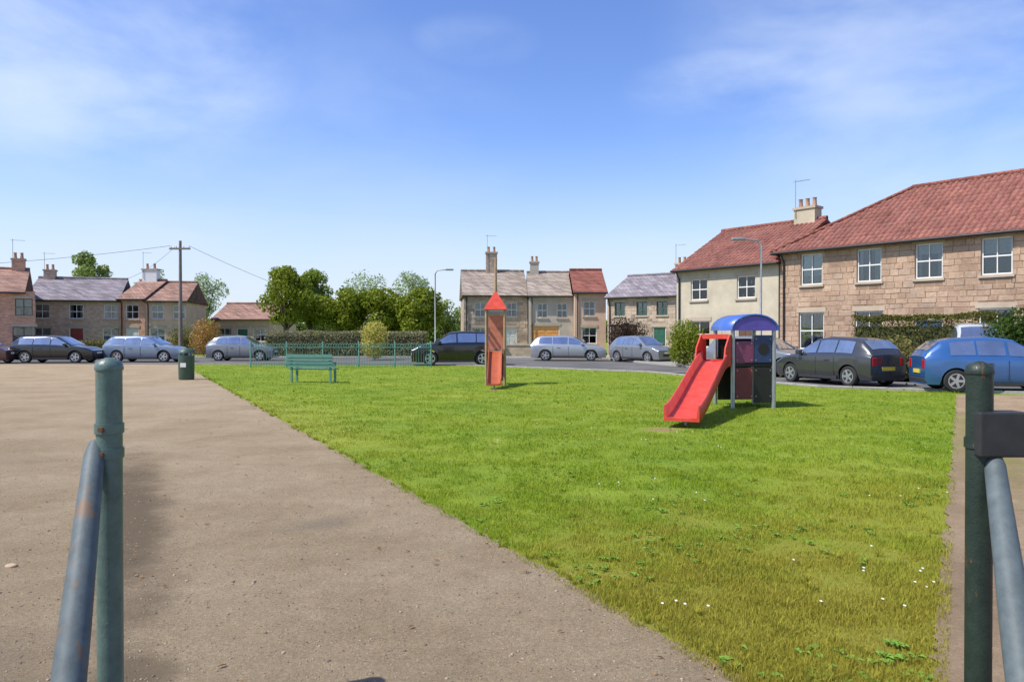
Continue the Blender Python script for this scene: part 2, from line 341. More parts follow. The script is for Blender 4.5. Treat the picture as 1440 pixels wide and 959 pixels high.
def stone(px, py, s_, label, m):
    p = G(px, py); bm = bmesh.new(); bmesh.ops.create_icosphere(bm, subdivisions=3, radius=1)
    for v in bm.verts:
        k = 1 + .25 * noise.noise(v.co * 1.4 + Vector((px, 0, 0))); v.co = Vector((v.co.x * s_ * k, v.co.y * s_ * .7 * k, v.co.z * s_ * .4 * k + s_ * .2))
    me = bpy.data.meshes.new('stone'); bm.to_mesh(me); bm.free(); me.materials.append(m); me.shade_smooth()
    o = bpy.data.objects.new('stone', me); COL.objects.link(o); o.location = p; tag(o, label, 'stone'); return o
stone(14, 798, .042, 'pale buff flat stone lying on the path left of the near left post', mat('buff_stone', (0.45, 0.33, 0.22), .8, noise_s=20, bump=.4))

# ------------------------------------------------------------------ trees and shrubs
def crown_mesh(name, clumps, n, leaf, m, parent, seed):
    r_ = np.random.default_rng(seed); C = np.array([c[:3] for c in clumps]); Rr = np.array([c[3] for c in clumps])
    pr = Rr ** 2; idx = r_.choice(len(clumps), n, p=pr / pr.sum())
    d = r_.normal(size=(n, 3)); d /= np.linalg.norm(d, axis=1)[:, None]
    rad = Rr[idx] * (0.45 + 0.62 * r_.random(n) ** 0.6)
    c = C[idx] + d * rad[:, None] * np.array([1, 1, .85])
    nrm = d + r_.normal(size=(n, 3)) * .7; nrm /= np.linalg.norm(nrm, axis=1)[:, None]
    a = np.cross(nrm, r_.normal(size=(n, 3))); a /= np.linalg.norm(a, axis=1)[:, None]; b = np.cross(nrm, a)
    s_ = (leaf * (0.6 + 0.8 * r_.random(n)))[:, None]
    V = np.stack([c - a * s_, c - b * s_ * .5 + nrm * s_ * .1, c + a * s_, c + b * s_ * .5 + nrm * s_ * .1], 1).reshape(-1, 3)
    V[:, 2] = np.maximum(V[:, 2], .02)
    Fc = np.arange(n * 4).reshape(n, 4); o = tri_mesh(name, V, Fc, m); o.parent = parent; return o
def leafmat(name, c, c2):
    if name in MATS: return MATS[name]
    m = mat(name, c, .6, noise_s=1.6, c2=c2, spec=.1); t = m.node_tree; b = t.nodes['Principled BSDF']
    tl = t.nodes.new('ShaderNodeBsdfTranslucent'); ms = t.nodes.new('ShaderNodeMixShader'); ms.inputs[0].default_value = .3
    src = b.inputs['Base Color'].links[0].from_socket; t.links.new(src, tl.inputs['Color'])
    o = t.nodes['Material Output']; t.links.new(b.outputs[0], ms.inputs[1]); t.links.new(tl.outputs[0], ms.inputs[2]); t.links.new(ms.outputs[0], o.inputs['Surface'])
    return m
BARK = mat('bark', (0.11, 0.085, 0.06), .9, noise_s=12, bump=.6)
def tree(px, Z, h, cr, label, m, seed, n=5200, leaf=.13, trunk=.3, cz=None, name='broadleaf_tree', group='trees behind the green', flat=.8, x=None):
    rr = random.Random(seed); X = P(px, Z) if x is None else x; root = empty(name, (X, Z, 0), 0, label, 'tree', group)
    cb = h * trunk; mid = (h + cb) / 2; hh = (h - cb) / 2; cl = []
    for i in range(16):
        a = rr.random() * 6.28; q = rr.random() ** .5; zz = rr.uniform(-.85, .85); w_ = math.sqrt(1 - zz * zz) * q
        r_ = rr.uniform(.28, .42) * cr * (1.1 - .3 * abs(zz))
        cl.append((w_ * cr * .75 * math.cos(a), w_ * cr * .75 * math.sin(a), mid + zz * (hh - r_ * .7), r_))
    cl.append((0, 0, mid, cr * .5)); cl.append((rr.uniform(-.1, .1) * cr, 0, h - cr * .3, cr * .3))
    mb = MB(); t0 = .035 * h; top = Vector((rr.uniform(-.15, .15), rr.uniform(-.15, .15), mid))
    mb.tube([(0, 0, -.05), (0, 0, .15), (top.x * .4, top.y * .4, cb), tuple(top)], [t0 * 1.5, t0, t0 * .75, t0 * .35], 8)
    for c in cl[:12]:
        s_ = Vector((top.x * .4, top.y * .4, cb * rr.uniform(.8, 1.2))); e = Vector(c[:3])
        mb.tube([s_, (s_ + e) / 2 + Vector((0, 0, -.1 * cr)), e], [t0 * .45, t0 * .25, t0 * .1], 5)
    mb.build('trunk', BARK, root)
    crown_mesh('crown', cl, n, leaf, m, root, seed); return root
G_DARK = leafmat('leaf_dark', (0.15, 0.20, 0.016), (0.25, 0.30, 0.03))
G_MID = leafmat('leaf_mid', (0.18, 0.25, 0.03), (0.28, 0.36, 0.06))
G_LIGHT = leafmat('leaf_light', (0.24, 0.31, 0.08), (0.34, 0.42, 0.13))
G_PALE = leafmat('leaf_pale', (0.3, 0.38, 0.19), (0.42, 0.5, 0.27))
G_OLIVE = leafmat('leaf_olive', (0.16, 0.15, 0.045), (0.26, 0.24, 0.08))
G_GOLD = leafmat('leaf_gold', (0.36, 0.21, 0.05), (0.48, 0.3, 0.09))
G_YEL = leafmat('leaf_yellow', (0.46, 0.42, 0.08), (0.58, 0.54, 0.13))
tree(402, 56, 6.9, 2.6, 'tall round crowned green tree at the left end of the group, nearest the low bungalow', G_DARK, 21, 7000, .12)
tree(436, 60, 7.0, 2.2, 'tall green tree second from the left in the group, close beside the first crown', G_MID, 22, 7000)
tree(490, 57, 5.4, 2.6, 'low broad dark green tree above the yellow shrub', G_DARK, 23, 8000, .13, .25)
tree(545, 57, 5.3, 2.5, 'low broad dark green tree between the yellow shrub and the dark car', G_DARK, 24, 8000, .13, .25)
tree(592, 55, 5.2, 2.0, 'low dark green tree at the right end of the group, behind the street lamp', G_DARK, 29, 7000, .12, .25)
tree(510, 85, 9.2, 3.6, 'pale green thin crowned tree rising behind the dark trees', G_PALE, 25, 2600, .14, .3)
tree(575, 88, 9.4, 3.2, 'pale feathery tree behind the right end of the dark trees', G_PALE, 26, 2600, .14, .3)
tree(122, 84, 11.2, 2.4, 'bright green bushy tree standing up behind the slate roof at left', G_LIGHT, 27, 5000, .16, .3)
tree(148, 86, 9.8, 2.2, 'rounded green tree just right of the bright green one behind the roofs', G_LIGHT, 31, 4500, .16, .3)
tree(222, 92, 9.9, 3.0, 'sparse pale green tree behind the cream fronted house', G_PALE, 28, 2600, .16, .3)
tree(285, 92, 9.5, 3.0, 'sparse pale green tree right of the telegraph pole', G_PALE, 32, 2600, .16, .3)
tree(630, 68, 4.9, 1.9, 'small grey green tree in the gap before the middle cottages', G_LIGHT, 33, 3500, .12, .25)
def shrub(px, Z, rx, h, label, m, seed, n=2600, leaf=.06, cat='shrub', name='shrub', grp=None, ry=None):
    rr = random.Random(seed); root = empty(name, (P(px, Z), Z, 0), 0, label, cat, grp); cl = []
    for i in range(12):
        r_ = h * rr.uniform(.22, .34); cl.append((rr.uniform(-1, 1) * max(rx - r_, .05), rr.uniform(-1, 1) * (ry or rx * .6), rr.uniform(r_ * .8, h - r_), r_))
    mb = MB()
    for c in cl[:6]: mb.tube([(c[0] * .2, c[1] * .2, 0), (c[0], c[1], c[2])], [.03, .012], 5)
    mb.build('stem', BARK, root); crown_mesh('foliage', cl, n, leaf, m, root, seed); return root
def hedge(p0, p1, wd, h, label, m, seed, n=6000, leaf=.05):
    p0 = Vector(p0); p1 = Vector(p1); d = p1 - p0; L_ = d.length; root = empty('hedge', (p0.x, p0.y, 0), math.atan2(d.y, d.x), label, 'hedge')
    r_ = np.random.default_rng(seed); u = r_.random((n, 3)); f = r_.integers(0, 4, n)
    x = u[:, 0] * L_; y = (u[:, 1] - .5) * wd; z = .03 + u[:, 2] * (h - .05)
    z = np.where(f == 0, h, z); y = np.where(f == 1, -wd / 2, y); y = np.where(f == 2, wd / 2, y)
    wv = np.array([noise.noise(Vector((a * .9, b * 3, c * 1.5 + seed))) for a, b, c in zip(x, y, z)])
    y = y * (1 + .35 * wv); z = z * (1 + .12 * wv)
    c = np.stack([x, y, z], 1) + r_.normal(0, .03, (n, 3)); c[:, 2] = np.maximum(c[:, 2], .04)
    nrm = r_.normal(size=(n, 3)); nrm /= np.linalg.norm(nrm, axis=1)[:, None]; a = np.cross(nrm, r_.normal(size=(n, 3))); a /= np.linalg.norm(a, axis=1)[:, None]; b = np.cross(nrm, a)
    s_ = (leaf * (.6 + .8 * r_.random(n)))[:, None]
    V = np.stack([c - a * s_, c - b * s_ * .55, c + a * s_, c + b * s_ * .55], 1).reshape(-1, 3)
    o = tri_mesh('foliage', V, np.arange(n * 4).reshape(n, 4), m); o.parent = root
    mb = MB(); mb.box(.1, L_ - .1, -wd * .32, wd * .32, .0, h * .86); mb.build('twiggy_core', mat('twigs', (0.05, 0.055, 0.02), .95, noise_s=14), root); return root

# ------------------------------------------------------------------ buildings
def wallmat(name, c, bs=None, var=.14, mort=None, bump=.4):
    """masonry: real brick / stone pattern as fine relief, for walls too far off to pick the pieces apart"""
    if name in MATS: return MATS[name]
    m = bpy.data.materials.new(name); m.use_nodes = True; t = m.node_tree; b = t.nodes['Principled BSDF']; l = t.links.new
    b.inputs['Roughness'].default_value = .9; b.inputs['Specular IOR Level'].default_value = .2
    o = t.nodes.new('ShaderNodeTexCoord'); n = t.nodes.new('ShaderNodeTexNoise'); n.inputs['Scale'].default_value = .9; n.inputs['Detail'].default_value = 8; n.inputs['Roughness'].default_value = .7
    l(o.outputs['Object'], n.inputs['Vector'])
    mr = t.nodes.new('ShaderNodeMapRange'); mr.inputs['From Min'].default_value = .3; mr.inputs['From Max'].default_value = .7; mr.inputs['To Min'].default_value = .78; mr.inputs['To Max'].default_value = 1.16
    l(n.outputs['Fac'], mr.inputs['Value']); vm = t.nodes.new('ShaderNodeVectorMath'); vm.operation = 'SCALE'; l(mr.outputs['Result'], vm.inputs['Scale'])
    if bs:
        sp = t.nodes.new('ShaderNodeSeparateXYZ'); cb = t.nodes.new('ShaderNodeCombineXYZ'); ad = t.nodes.new('ShaderNodeMath')
        l(o.outputs['Object'], sp.inputs[0]); l(sp.outputs['X'], ad.inputs[0]); l(sp.outputs['Y'], ad.inputs[1]); l(ad.outputs[0], cb.inputs['X']); l(sp.outputs['Z'], cb.inputs['Y'])
        br = t.nodes.new('ShaderNodeTexBrick'); br.inputs['Scale'].default_value = 1; br.inputs['Brick Width'].default_value = bs[0]; br.inputs['Row Height'].default_value = bs[1]
        br.inputs['Mortar Size'].default_value = .012; br.inputs['Mortar Smooth'].default_value = .3
        br.inputs['Color1'].default_value = (*[x * (1 - var * 1.6) for x in c], 1); br.inputs['Color2'].default_value = (*[min(1, x * (1 + var)) for x in c], 1)
        br.inputs['Mortar'].default_value = (*(mort or [x * .8 for x in c]), 1)
        l(cb.outputs[0], br.inputs['Vector']); l(br.outputs['Color'], vm.inputs[0])
        bn = t.nodes.new('ShaderNodeBump'); bn.inputs['Strength'].default_value = bump; bn.inputs['Distance'].default_value = .015; bn.invert = True
        l(br.outputs['Fac'], bn.inputs['Height']); l(bn.outputs['Normal'], b.inputs['Normal'])
    else: vm.inputs[0].default_value = c
    l(vm.outputs[0], b.inputs['Base Color']); MATS[name] = m; return m
def tilemat(name, c):
    m = wallmat(name, c, (.28, .3), .2, [x * .45 for x in c], .8); return m
def islandmat(name, cols, rough=.9):
    """each stone or tile has its own tone"""
    if name in MATS: return MATS[name]
    m = bpy.data.materials.new(name); m.use_nodes = True; t = m.node_tree; b = t.nodes['Principled BSDF']; l = t.links.new
    b.inputs['Roughness'].default_value = rough; b.inputs['Specular IOR Level'].default_value = .15
    g = t.nodes.new('ShaderNodeNewGeometry'); r = t.nodes.new('ShaderNodeValToRGB'); e = r.color_ramp.elements
    e[0].color = (*cols[0], 1); e[1].color = (*cols[-1], 1)
    for k, c in enumerate(cols[1:-1]): q = e.new((k + 1) / (len(cols) - 1)); q.color = (*c, 1)
    l(g.outputs['Random Per Island'], r.inputs['Fac']); o = t.nodes.new('ShaderNodeTexCoord'); cur = r.outputs['Color']
    for sc, a in ((.7, .22), (9, .14), (40, .12)):
        n = t.nodes.new('ShaderNodeTexNoise'); n.inputs['Scale'].default_value = sc; n.inputs['Detail'].default_value = 6; l(o.outputs['Object'], n.inputs['Vector'])
        k = t.nodes.new('ShaderNodeMapRange'); k.inputs['From Min'].default_value = .3; k.inputs['From Max'].default_value = .7; k.inputs['To Min'].default_value = 1 - a; k.inputs['To Max'].default_value = 1 + a
        l(n.outputs['Fac'], k.inputs['Value']); v = t.nodes.new('ShaderNodeVectorMath'); v.operation = 'SCALE'; l(cur, v.inputs[0]); l(k.outputs['Result'], v.inputs['Scale']); cur = v.outputs['Vector']
    l(cur, b.inputs['Base Color']); MATS[name] = m; return m
STONE = wallmat('sandstone', (0.32, 0.215, 0.142), (.42, .24), .16, (0.40, 0.33, 0.26))
STONE2 = wallmat('grey_sandstone', (0.44, 0.34, 0.26), (.4, .22), .15)
CREAM = wallmat('cream_render', (0.50, 0.44, 0.33)); GREY = wallmat('grey_harling', (0.46, 0.41, 0.34)); PINK = wallmat('pink_render', (0.6, 0.42, 0.31))
BRICK = wallmat('orange_brick', (0.70, 0.34, 0.195), (.23, .075), .18, (0.4, 0.33, 0.28)); BROWN = wallmat('brown_brick', (0.62, 0.44, 0.32), (.23, .075), .18)
RTILE = tilemat('red_pantile', (0.25, 0.095, 0.07)); BTILE = tilemat('brown_tile', (0.31, 0.185, 0.14)); SLATE = tilemat('slate', (0.25, 0.22, 0.235)); GTILE = tilemat('grey_brown_tile', (0.33, 0.27, 0.22))
WHITE = mat('white_paint', (0.72, 0.71, 0.68), .45, noise_s=4, var=.06); STEEL = mat('galvanised', (0.38, 0.40, 0.41), .45, .7, noise_s=12, var=.15); LEADM = mat('lead', (0.16, 0.165, 0.17), .6); BLACKP = mat('black_plastic', (0.03, 0.03, 0.032), .5)
CLAY = mat('clay_pot', (0.42, 0.24, 0.15), .85); DRESS = wallmat('dressed_stone', (0.45, 0.37, 0.28))
def glassmat(name, tint=(.75, .8, .8)):
    m = bpy.data.materials.new(name); m.use_nodes = True; t = m.node_tree; t.nodes.remove(t.nodes['Principled BSDF']); l = t.links.new
    tr = t.nodes.new('ShaderNodeBsdfTransparent'); tr.inputs['Color'].default_value = (*tint, 1); gl = t.nodes.new('ShaderNodeBsdfGlossy'); gl.inputs['Roughness'].default_value = .03
    lw = t.nodes.new('ShaderNodeFresnel'); lw.inputs['IOR'].default_value = 1.9; n = t.nodes.new('ShaderNodeTexNoise'); n.inputs['Scale'].default_value = 1.3
    o = t.nodes.new('ShaderNodeTexCoord'); l(o.outputs['Object'], n.inputs['Vector']); bn = t.nodes.new('ShaderNodeBump'); bn.inputs['Strength'].default_value = .25; bn.inputs['Distance'].default_value = .03
    l(n.outputs['Fac'], bn.inputs['Height']); l(bn.outputs['Normal'], gl.inputs['Normal'])
    ms = t.nodes.new('ShaderNodeMixShader'); l(lw.outputs[0], ms.inputs[0]); l(tr.outputs[0], ms.inputs[1]); l(gl.outputs[0], ms.inputs[2]); l(ms.outputs[0], t.nodes['Material Output'].inputs['Surface']); return m
GLASS = glassmat('window_glass'); CURT = mat('curtain', (0.55, 0.52, 0.47), .9, noise_s=14, var=.12)
TILE_RED = islandmat('pantile_clay', [(.18, .08, .065), (.23, .095, .075), (.25, .105, .082), (.27, .12, .092), (.21, .10, .082)])
STONES = {'sandstone': islandmat('sandstone_blocks', [(.34, .23, .16), (.385, .265, .185), (.41, .285, .20), (.45, .32, .225), (.37, .275, .205), (.42, .29, .20)]),
          'grey_sandstone': islandmat('grey_stone_blocks', [(.31, .24, .185), (.40, .31, .235), (.46, .36, .27), (.52, .41, .31), (.37, .3, .24)])}
FRAMES = {}
def DOORM(k): return mat('door_paint_' + k, {'red': (.28, .04, .03), 'green': (.03, .11, .07), 'blue': (.04, .1, .2), 'orange': (.72, .33, .09), 'brown': (.12, .07, .04), 'white': (.65, .64, .6)}[k], .4, coat=.2)
def house(label, p0, p1, dep, eave, ridge, wm, rm, wins, doors, group='houses round the village green', hip0=0, hip1=0, chim=(), tiles=False, cat='house', aerial=True, frame=None):
    """p0 -> p1 runs along the front from left to right as seen from the green. wins: (x, z, w, h, bars); doors: (x, w, h, colour)"""
    p0 = Vector((*p0, 0)); p1 = Vector((*p1, 0)); d = p1 - p0; Ln = d.length
    root = empty('house', p0, math.atan2(d.y, d.x), label, cat, group); rc = .14
    ops = [(x - w_/2, x + w_/2, z, z + h_) for x, z, w_, h_, *_ in wins] + [(x - w_/2, x + w_/2, .02, h_) for x, w_, h_, _ in doors]
    xs = sorted({0, Ln, *[a for q in ops for a in q[:2]]}); zs = sorted({-.1, eave, *[a for q in ops for a in q[2:]]}); mb = MB()
    for i in range(len(xs) - 1):
        for j in range(len(zs) - 1):
            cx_, cz_ = (xs[i] + xs[i+1]) / 2, (zs[j] + zs[j+1]) / 2
            if any(q[0] < cx_ < q[1] and q[2] < cz_ < q[3] for q in ops): continue
            mb.add([(xs[i], 0, zs[j]), (xs[i+1], 0, zs[j]), (xs[i+1], 0, zs[j+1]), (xs[i], 0, zs[j+1])], [(0, 1, 2, 3)])
    for a, b, c, e in ops:
        mb.add([(a,0,c),(a,rc,c),(a,rc,e),(a,0,e),(b,0,c),(b,rc,c),(b,rc,e),(b,0,e)], [(0,1,2,3),(4,7,6,5),(0,4,5,1),(3,2,6,7)])
    y2 = dep; g0 = 0 if hip0 else ridge - eave; g1 = 0 if hip1 else ridge - eave
    mb.add([(0,0,-.1),(0,y2,-.1),(0,y2,eave),(0,y2/2,eave+g0),(0,0,eave)], [(0,4,3,2,1)])
    mb.add([(Ln,0,-.1),(Ln,y2,-.1),(Ln,y2,eave),(Ln,y2/2,eave+g1),(Ln,0,eave)], [(0,1,2,3,4)])
    mb.add([(0,y2,-.1),(Ln,y2,-.1),(Ln,y2,eave),(0,y2,eave)], [(0,3,2,1)]); wl = mb.build('wall', wm, root)
    if wm.name in STONES:                                    # courses of separate blocks standing proud of the mortar, under ten pixels each: joined
        sb = MB(); rr = random.Random(int(Ln * 13)); z = 0.0; fine = wm.name == 'sandstone'
        while z < eave - .12:
            hh = rr.uniform(.17, .27) if fine else rr.uniform(.2, .3); hh = min(hh, eave - .02 - z); x = rr.uniform(-.3, 0)
            while x < Ln:
                ww = rr.uniform(.24, .62); xa, xb = max(x + .006, 0), min(x + ww - .006, Ln); x += ww
                za, zb = z + .006, z + hh - .006
                hit = [q for q in ops if q[0] - .1 < xb and q[1] + .1 > xa and q[2] - .1 < zb and q[3] + .21 > za]
                segs = [(xa, xb)]
                for q in hit:
                    ns = []
                    for u, v in segs:
                        if q[0] > u: ns.append((u, min(v, q[0] - .004)))
                        if q[1] < v: ns.append((max(u, q[1] + .004), v))
                    if q[2] - .1 < za and q[3] + .2 > zb or True: segs = ns
                for u, v in segs:
                    if v - u < .05: continue
                    pr = -rr.uniform(.006, .024); j = lambda: rr.uniform(-.006, .006)
                    sb.add([(u, 0, za), (v, 0, za), (v, 0, zb), (u, 0, zb), (u + .012, pr + j(), za + .012), (v - .012, pr + j(), za + .012), (v - .012, pr + j(), zb - .012), (u + .012, pr + j(), zb - .012)],
                           [(4,5,6,7), (0,1,5,4), (1,2,6,5), (2,3,7,6), (3,0,4,7)])
            z += hh
        tag(sb.build('stone_blocks', STONES[wm.name], wl), kind='stuff')
    # roof as a slab with overhang
    ov = .28; th = .12; sl = (ridge - eave) / (dep / 2); ez = eave - ov * sl + .06; a0 = -.12 if not hip0 else -ov; a1 = Ln + .12 if not hip1 else Ln + ov
    r0 = a0 if not hip0 else dep / 2; r1 = a1 if not hip1 else Ln - dep / 2; rz = ridge + .06
    top = [(a0,-ov,ez),(a1,-ov,ez),(a1,dep+ov,ez),(a0,dep+ov,ez),(r0,dep/2,rz),(r1,dep/2,rz)]
    bot = [(x, y, z - th) for x, y, z in top]
    fs = [(0,1,5,4),(1,2,5),(2,3,4,5),(3,0,4)]
    rf = MB().add(top + bot, fs + [tuple(i + 6 for i in reversed(f)) for f in fs] + [(0,6,7,1),(1,7,8,2),(2,8,9,3),(3,9,6,0)]).build('roof', rm, root)
    rm_ = MB(); rm_.tube([(r0, dep/2, rz + .03), (r1, dep/2, rz + .03)], .11, 8)
    if hip0: rm_.tube([(r0, dep/2, rz + .03), (a0, -ov, ez + .03)], .09, 6); rm_.tube([(r0, dep/2, rz + .03), (a0, dep+ov, ez + .03)], .09, 6)
    rm_.build('ridge_tiles', rm, rf)
    if tiles:                                                # rolls of the pantiles, joined: too many to be parts
        tb = MB(); run = math.hypot(dep/2 + ov, rz - ez); ny = int(run / .34); rr = random.Random(int(Ln * 10)); X = a0 + .1
        while X < a1 - .1:
            fx = 1.0
            if hip0 and X < r0: fx = (X - a0) / (r0 - a0)
            if hip1 and X > r1: fx = (a1 - X) / (a1 - r1)
            m_ = max(1, int(ny * fx))
            for j in range(m_):
                t0_, t1_ = j / ny, min((j + 1.06) / ny, fx)
                if t1_ <= t0_: break
                q = rr.uniform(-.008, .008); A = Vector((X, -ov + (dep/2 + ov) * t0_ - .01, ez + (rz - ez) * t0_)); B = Vector((X, -ov + (dep/2 + ov) * t1_, ez + (rz - ez) * t1_))
                hh0 = .065 + q; hh1 = .035 + q
                tb.add([(X-.09, A.y, A.z+.003), (X-.04, A.y, A.z+hh0), (X+.04, A.y, A.z+hh0), (X+.09, A.y, A.z+.003), (X-.09, B.y, B.z+.003), (X-.04, B.y, B.z+hh1), (X+.04, B.y, B.z+hh1), (X+.09, B.y, B.z+.003)],
                       [(0,4,5,1),(1,5,6,2),(2,6,7,3),(0,1,2,3)])
            X += .24
        tag(tb.build('roof_tiles', TILE_RED, rf), kind='stuff')
    # gutter, downpipe, base course
    gm = MB(); gm.tube([(a0, -ov - .05, ez - .06), (a1, -ov - .05, ez - .06)], .055, 8); gt = gm.build('gutter', BLACKP, root)
    for dx in (.22,):
        MB().tube([(dx, -ov - .05, ez - .08), (dx, -.07, ez - .45), (dx, -.07, .1)], .04, 8).build('downpipe', BLACKP, root)
    for x, z, w_, h_, bars in wins:
        f = MB(); t_ = .055; ya, yb = rc - .075, rc - .02
        a, b, c, e = x - w_/2, x + w_/2, z, z + h_
        f.box(a, b, ya, yb, c, c + t_); f.box(a, b, ya, yb, e - t_, e); f.box(a, a + t_, ya, yb, c + t_, e - t_); f.box(b - t_, b, ya, yb, c + t_, e - t_)
        f.box(a + t_, b - t_, ya + .003, yb, (c+e)/2 - .025, (c+e)/2 + .025)
        for k in range(1, bars): q = a + (b - a) * k / bars; f.box(q - .018, q + .018, ya + .006, yb, c + t_, e - t_)
        fo = f.build('window', frame or WHITE, root)
        MB().box(a + .01, b - .01, rc - .03, rc - .026, c + .01, e - .01).build('pane', GLASS, fo)
        MB().box(a - .08, b + .08, -.07, rc - .01, c - .1, c - .003).build('sill', DRESS, fo)
        MB().box(a - .1, b + .1, -.032, .05, e + .003, e + .2).build('lintel', DRESS, fo)
        cr_ = random.Random(int(x * 97 + z * 31 + Ln * 7)); k_ = cr_.random(); cw1, cw2 = w_ * cr_.uniform(.1, .34), w_ * cr_.uniform(.1, .34)
        if k_ < .7: MB().box(a, a + cw1, rc + .05, rc + .06, c, e).box(b - cw2, b, rc + .05, rc + .06, c, e).build('curtain', CURT, fo)
        if k_ > .55: MB().box(a, b, rc + .03, rc + .035, e - h_ * cr_.uniform(.25, .75), e).build('blind', mat('blind', (.62, .6, .55), .8), fo)
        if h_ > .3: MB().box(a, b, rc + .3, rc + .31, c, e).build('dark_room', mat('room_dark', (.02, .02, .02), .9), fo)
    for x, w_, h_, col in doors:
        a, b = x - w_/2, x + w_/2; dm = DOORM(col)
        do = MB().box(a + .06, b - .06, rc - .06, rc - .015, .04, h_ - .06).build('door', dm, root)
        pb = MB()
        for i in range(2):
            for j in range(3 if w_ < 1.6 else 4):
                hw = (w_ - .12) / 2; nj = 3 if w_ < 1.6 else 4; hj = (h_ - .2) / nj
                pb.box(a + .06 + i*hw + .07, a + .06 + (i+1)*hw - .07, rc - .075, rc - .061, .12 + j*hj + .05, .12 + (j+1)*hj - .05)
        pb.build('door_panel', dm, do)
        MB().box(a, a + .055, rc - .09, rc - .01, .02, h_).box(b - .055, b, rc - .09, rc - .01, .02, h_).box(a + .055, b - .055, rc - .09, rc - .01, h_ - .055, h_).build('door_frame', WHITE, do)
        MB().tube([(b - .16, rc - .12, 1.0), (b - .16, rc - .07, 1.0)], .03, 8).build('handle', mat('brass', (.6, .45, .2), .3, 1), do)
        MB().box(a - .1, b + .1, -.3, rc, -.1, .019 + .1).build('doorstep', DRESS, do)
        MB().box(a - .1, b + .1, -.032, .05, h_ + .003, h_ + .22).build('lintel', DRESS, do)
    for cxx, cw, ch, cm, pots in chim:
        cy = dep / 2; co = MB().box(cxx - cw/2, cxx + cw/2, cy - .32, cy + .32, ridge - .7, ridge + ch).build('chimney', cm, rf)
        MB().box(cxx - cw/2 - .06, cxx + cw/2 + .06, cy - .38, cy + .38, ridge + ch + .002, ridge + ch + .12).build('chimney_cap', DRESS, rf)
        for k in range(pots):
            q = cxx - cw/2 + cw * (k + .5) / pots
            MB().tube([(q, cy, ridge + ch + .12), (q, cy, ridge + ch + .3), (q, cy, ridge + ch + .5), (q, cy, ridge + ch + .55)], [.12, .1, .09, .12], 10).build('chimney_pot', CLAY, rf)
    if chim and aerial:
        ax_, aw, ah = chim[0][0] - chim[0][1] * .4, dep / 2 - .36, ridge + chim[0][2]; m_ = MB()
        m_.tube([(ax_, aw, ridge + .2), (ax_, aw, ah + 1.5)], .018, 5); m_.tube([(ax_ - .15, aw, ah + 1.4), (ax_ + .75, aw, ah + 1.4)], .012, 4)
        for k in range(7): m_.tube([(ax_ + .1 + k * .1, aw - .17, ah + 1.4), (ax_ + .1 + k * .1, aw + .17, ah + 1.4)], .006, 3)
        m_.build('tv_aerial', STEEL, root)
    return root
def wrow(xs, z, w_, h_, bars=2): return [(x, z, w_, h_, bars) for x in xs]
# right terrace, near to far
house('large sandstone house with a long red pantile hipped roof filling the right edge', (12.1, 33.4), (21.6, 21.5), 8, 5.4, 8.0, STONE, RTILE,
      wrow([1.5, 4.0, 6.3, 8.6, 11.0, 13.4], 3.75, 1.0, 1.35) + wrow([1.5, 4.0, 8.6, 13.4], 0.95, 1.15, 1.6), [(6.3, 1.05, 2.15, 'blue'), (11.0, 1.05, 2.15, 'brown')],
      hip0=1, chim=[(10.6, 1.4, .8, STONE, 4)], tiles=True)
house('cream rendered house with a red pantile roof left of the big sandstone house', (8.45, 38.0), (12.05, 33.46), 8, 4.95, 7.15, CREAM, RTILE,
      wrow([1.4, 4.1], 3.3, 1.0, 1.05) + wrow([1.4], .95, 1.3, 1.3), [(4.1, 1.0, 2.1, 'brown')], chim=[(4.9, 1.1, .6, CREAM, 3)], tiles=True)
# middle cottages
house('grey brown tiled cottage at the left end of the middle row, with an end chimney', (P(652, 57), 57), (P(742, 57.5), 57.5), 7, 4.7, 6.7, STONE2, GTILE,
      wrow([1.3, 3.7], 2.95, .9, 1.1) + wrow([1.3], .9, 1.2, 1.2), [(3.6, 1.0, 2.1, 'white')], chim=[(2.4, .9, 1.5, STONE2, 2)])
house('grey cottage with the orange garage door in the middle row', (P(744, 56), 56), (P(806, 56), 56), 7, 4.6, 6.5, GREY, GTILE,
      wrow([1.0, 2.5], 2.85, .8, 1.1), [(1.25, 2.1, 2.25, 'orange')], chim=[(.5, .7, .8, GREY, 2)], aerial=False)
house('grey harled house with a short red brown roof right of the orange garage door', (P(808, 55), 55), (P(852, 55), 55), 7, 4.8, 6.6, PINK, RTILE,
      wrow([1.1], 2.95, .9, 1.1) + wrow([1.1], .9, 1.1, 1.2), [], chim=[])
house('low grey house with dark carriage doors next to the cream house', (P(854, 53), 53), (P(950, 50), 50), 7, 4.3, 5.9, STONE2, SLATE,
      wrow([1.0, 2.7, 4.2], 2.9, .8, .95), [(1.3, 2.2, 2.3, 'brown'), (4.0, .95, 2.1, 'green')], chim=[(4.2, .8, .7, STONE2, 2)], frame=DOORM('green'))
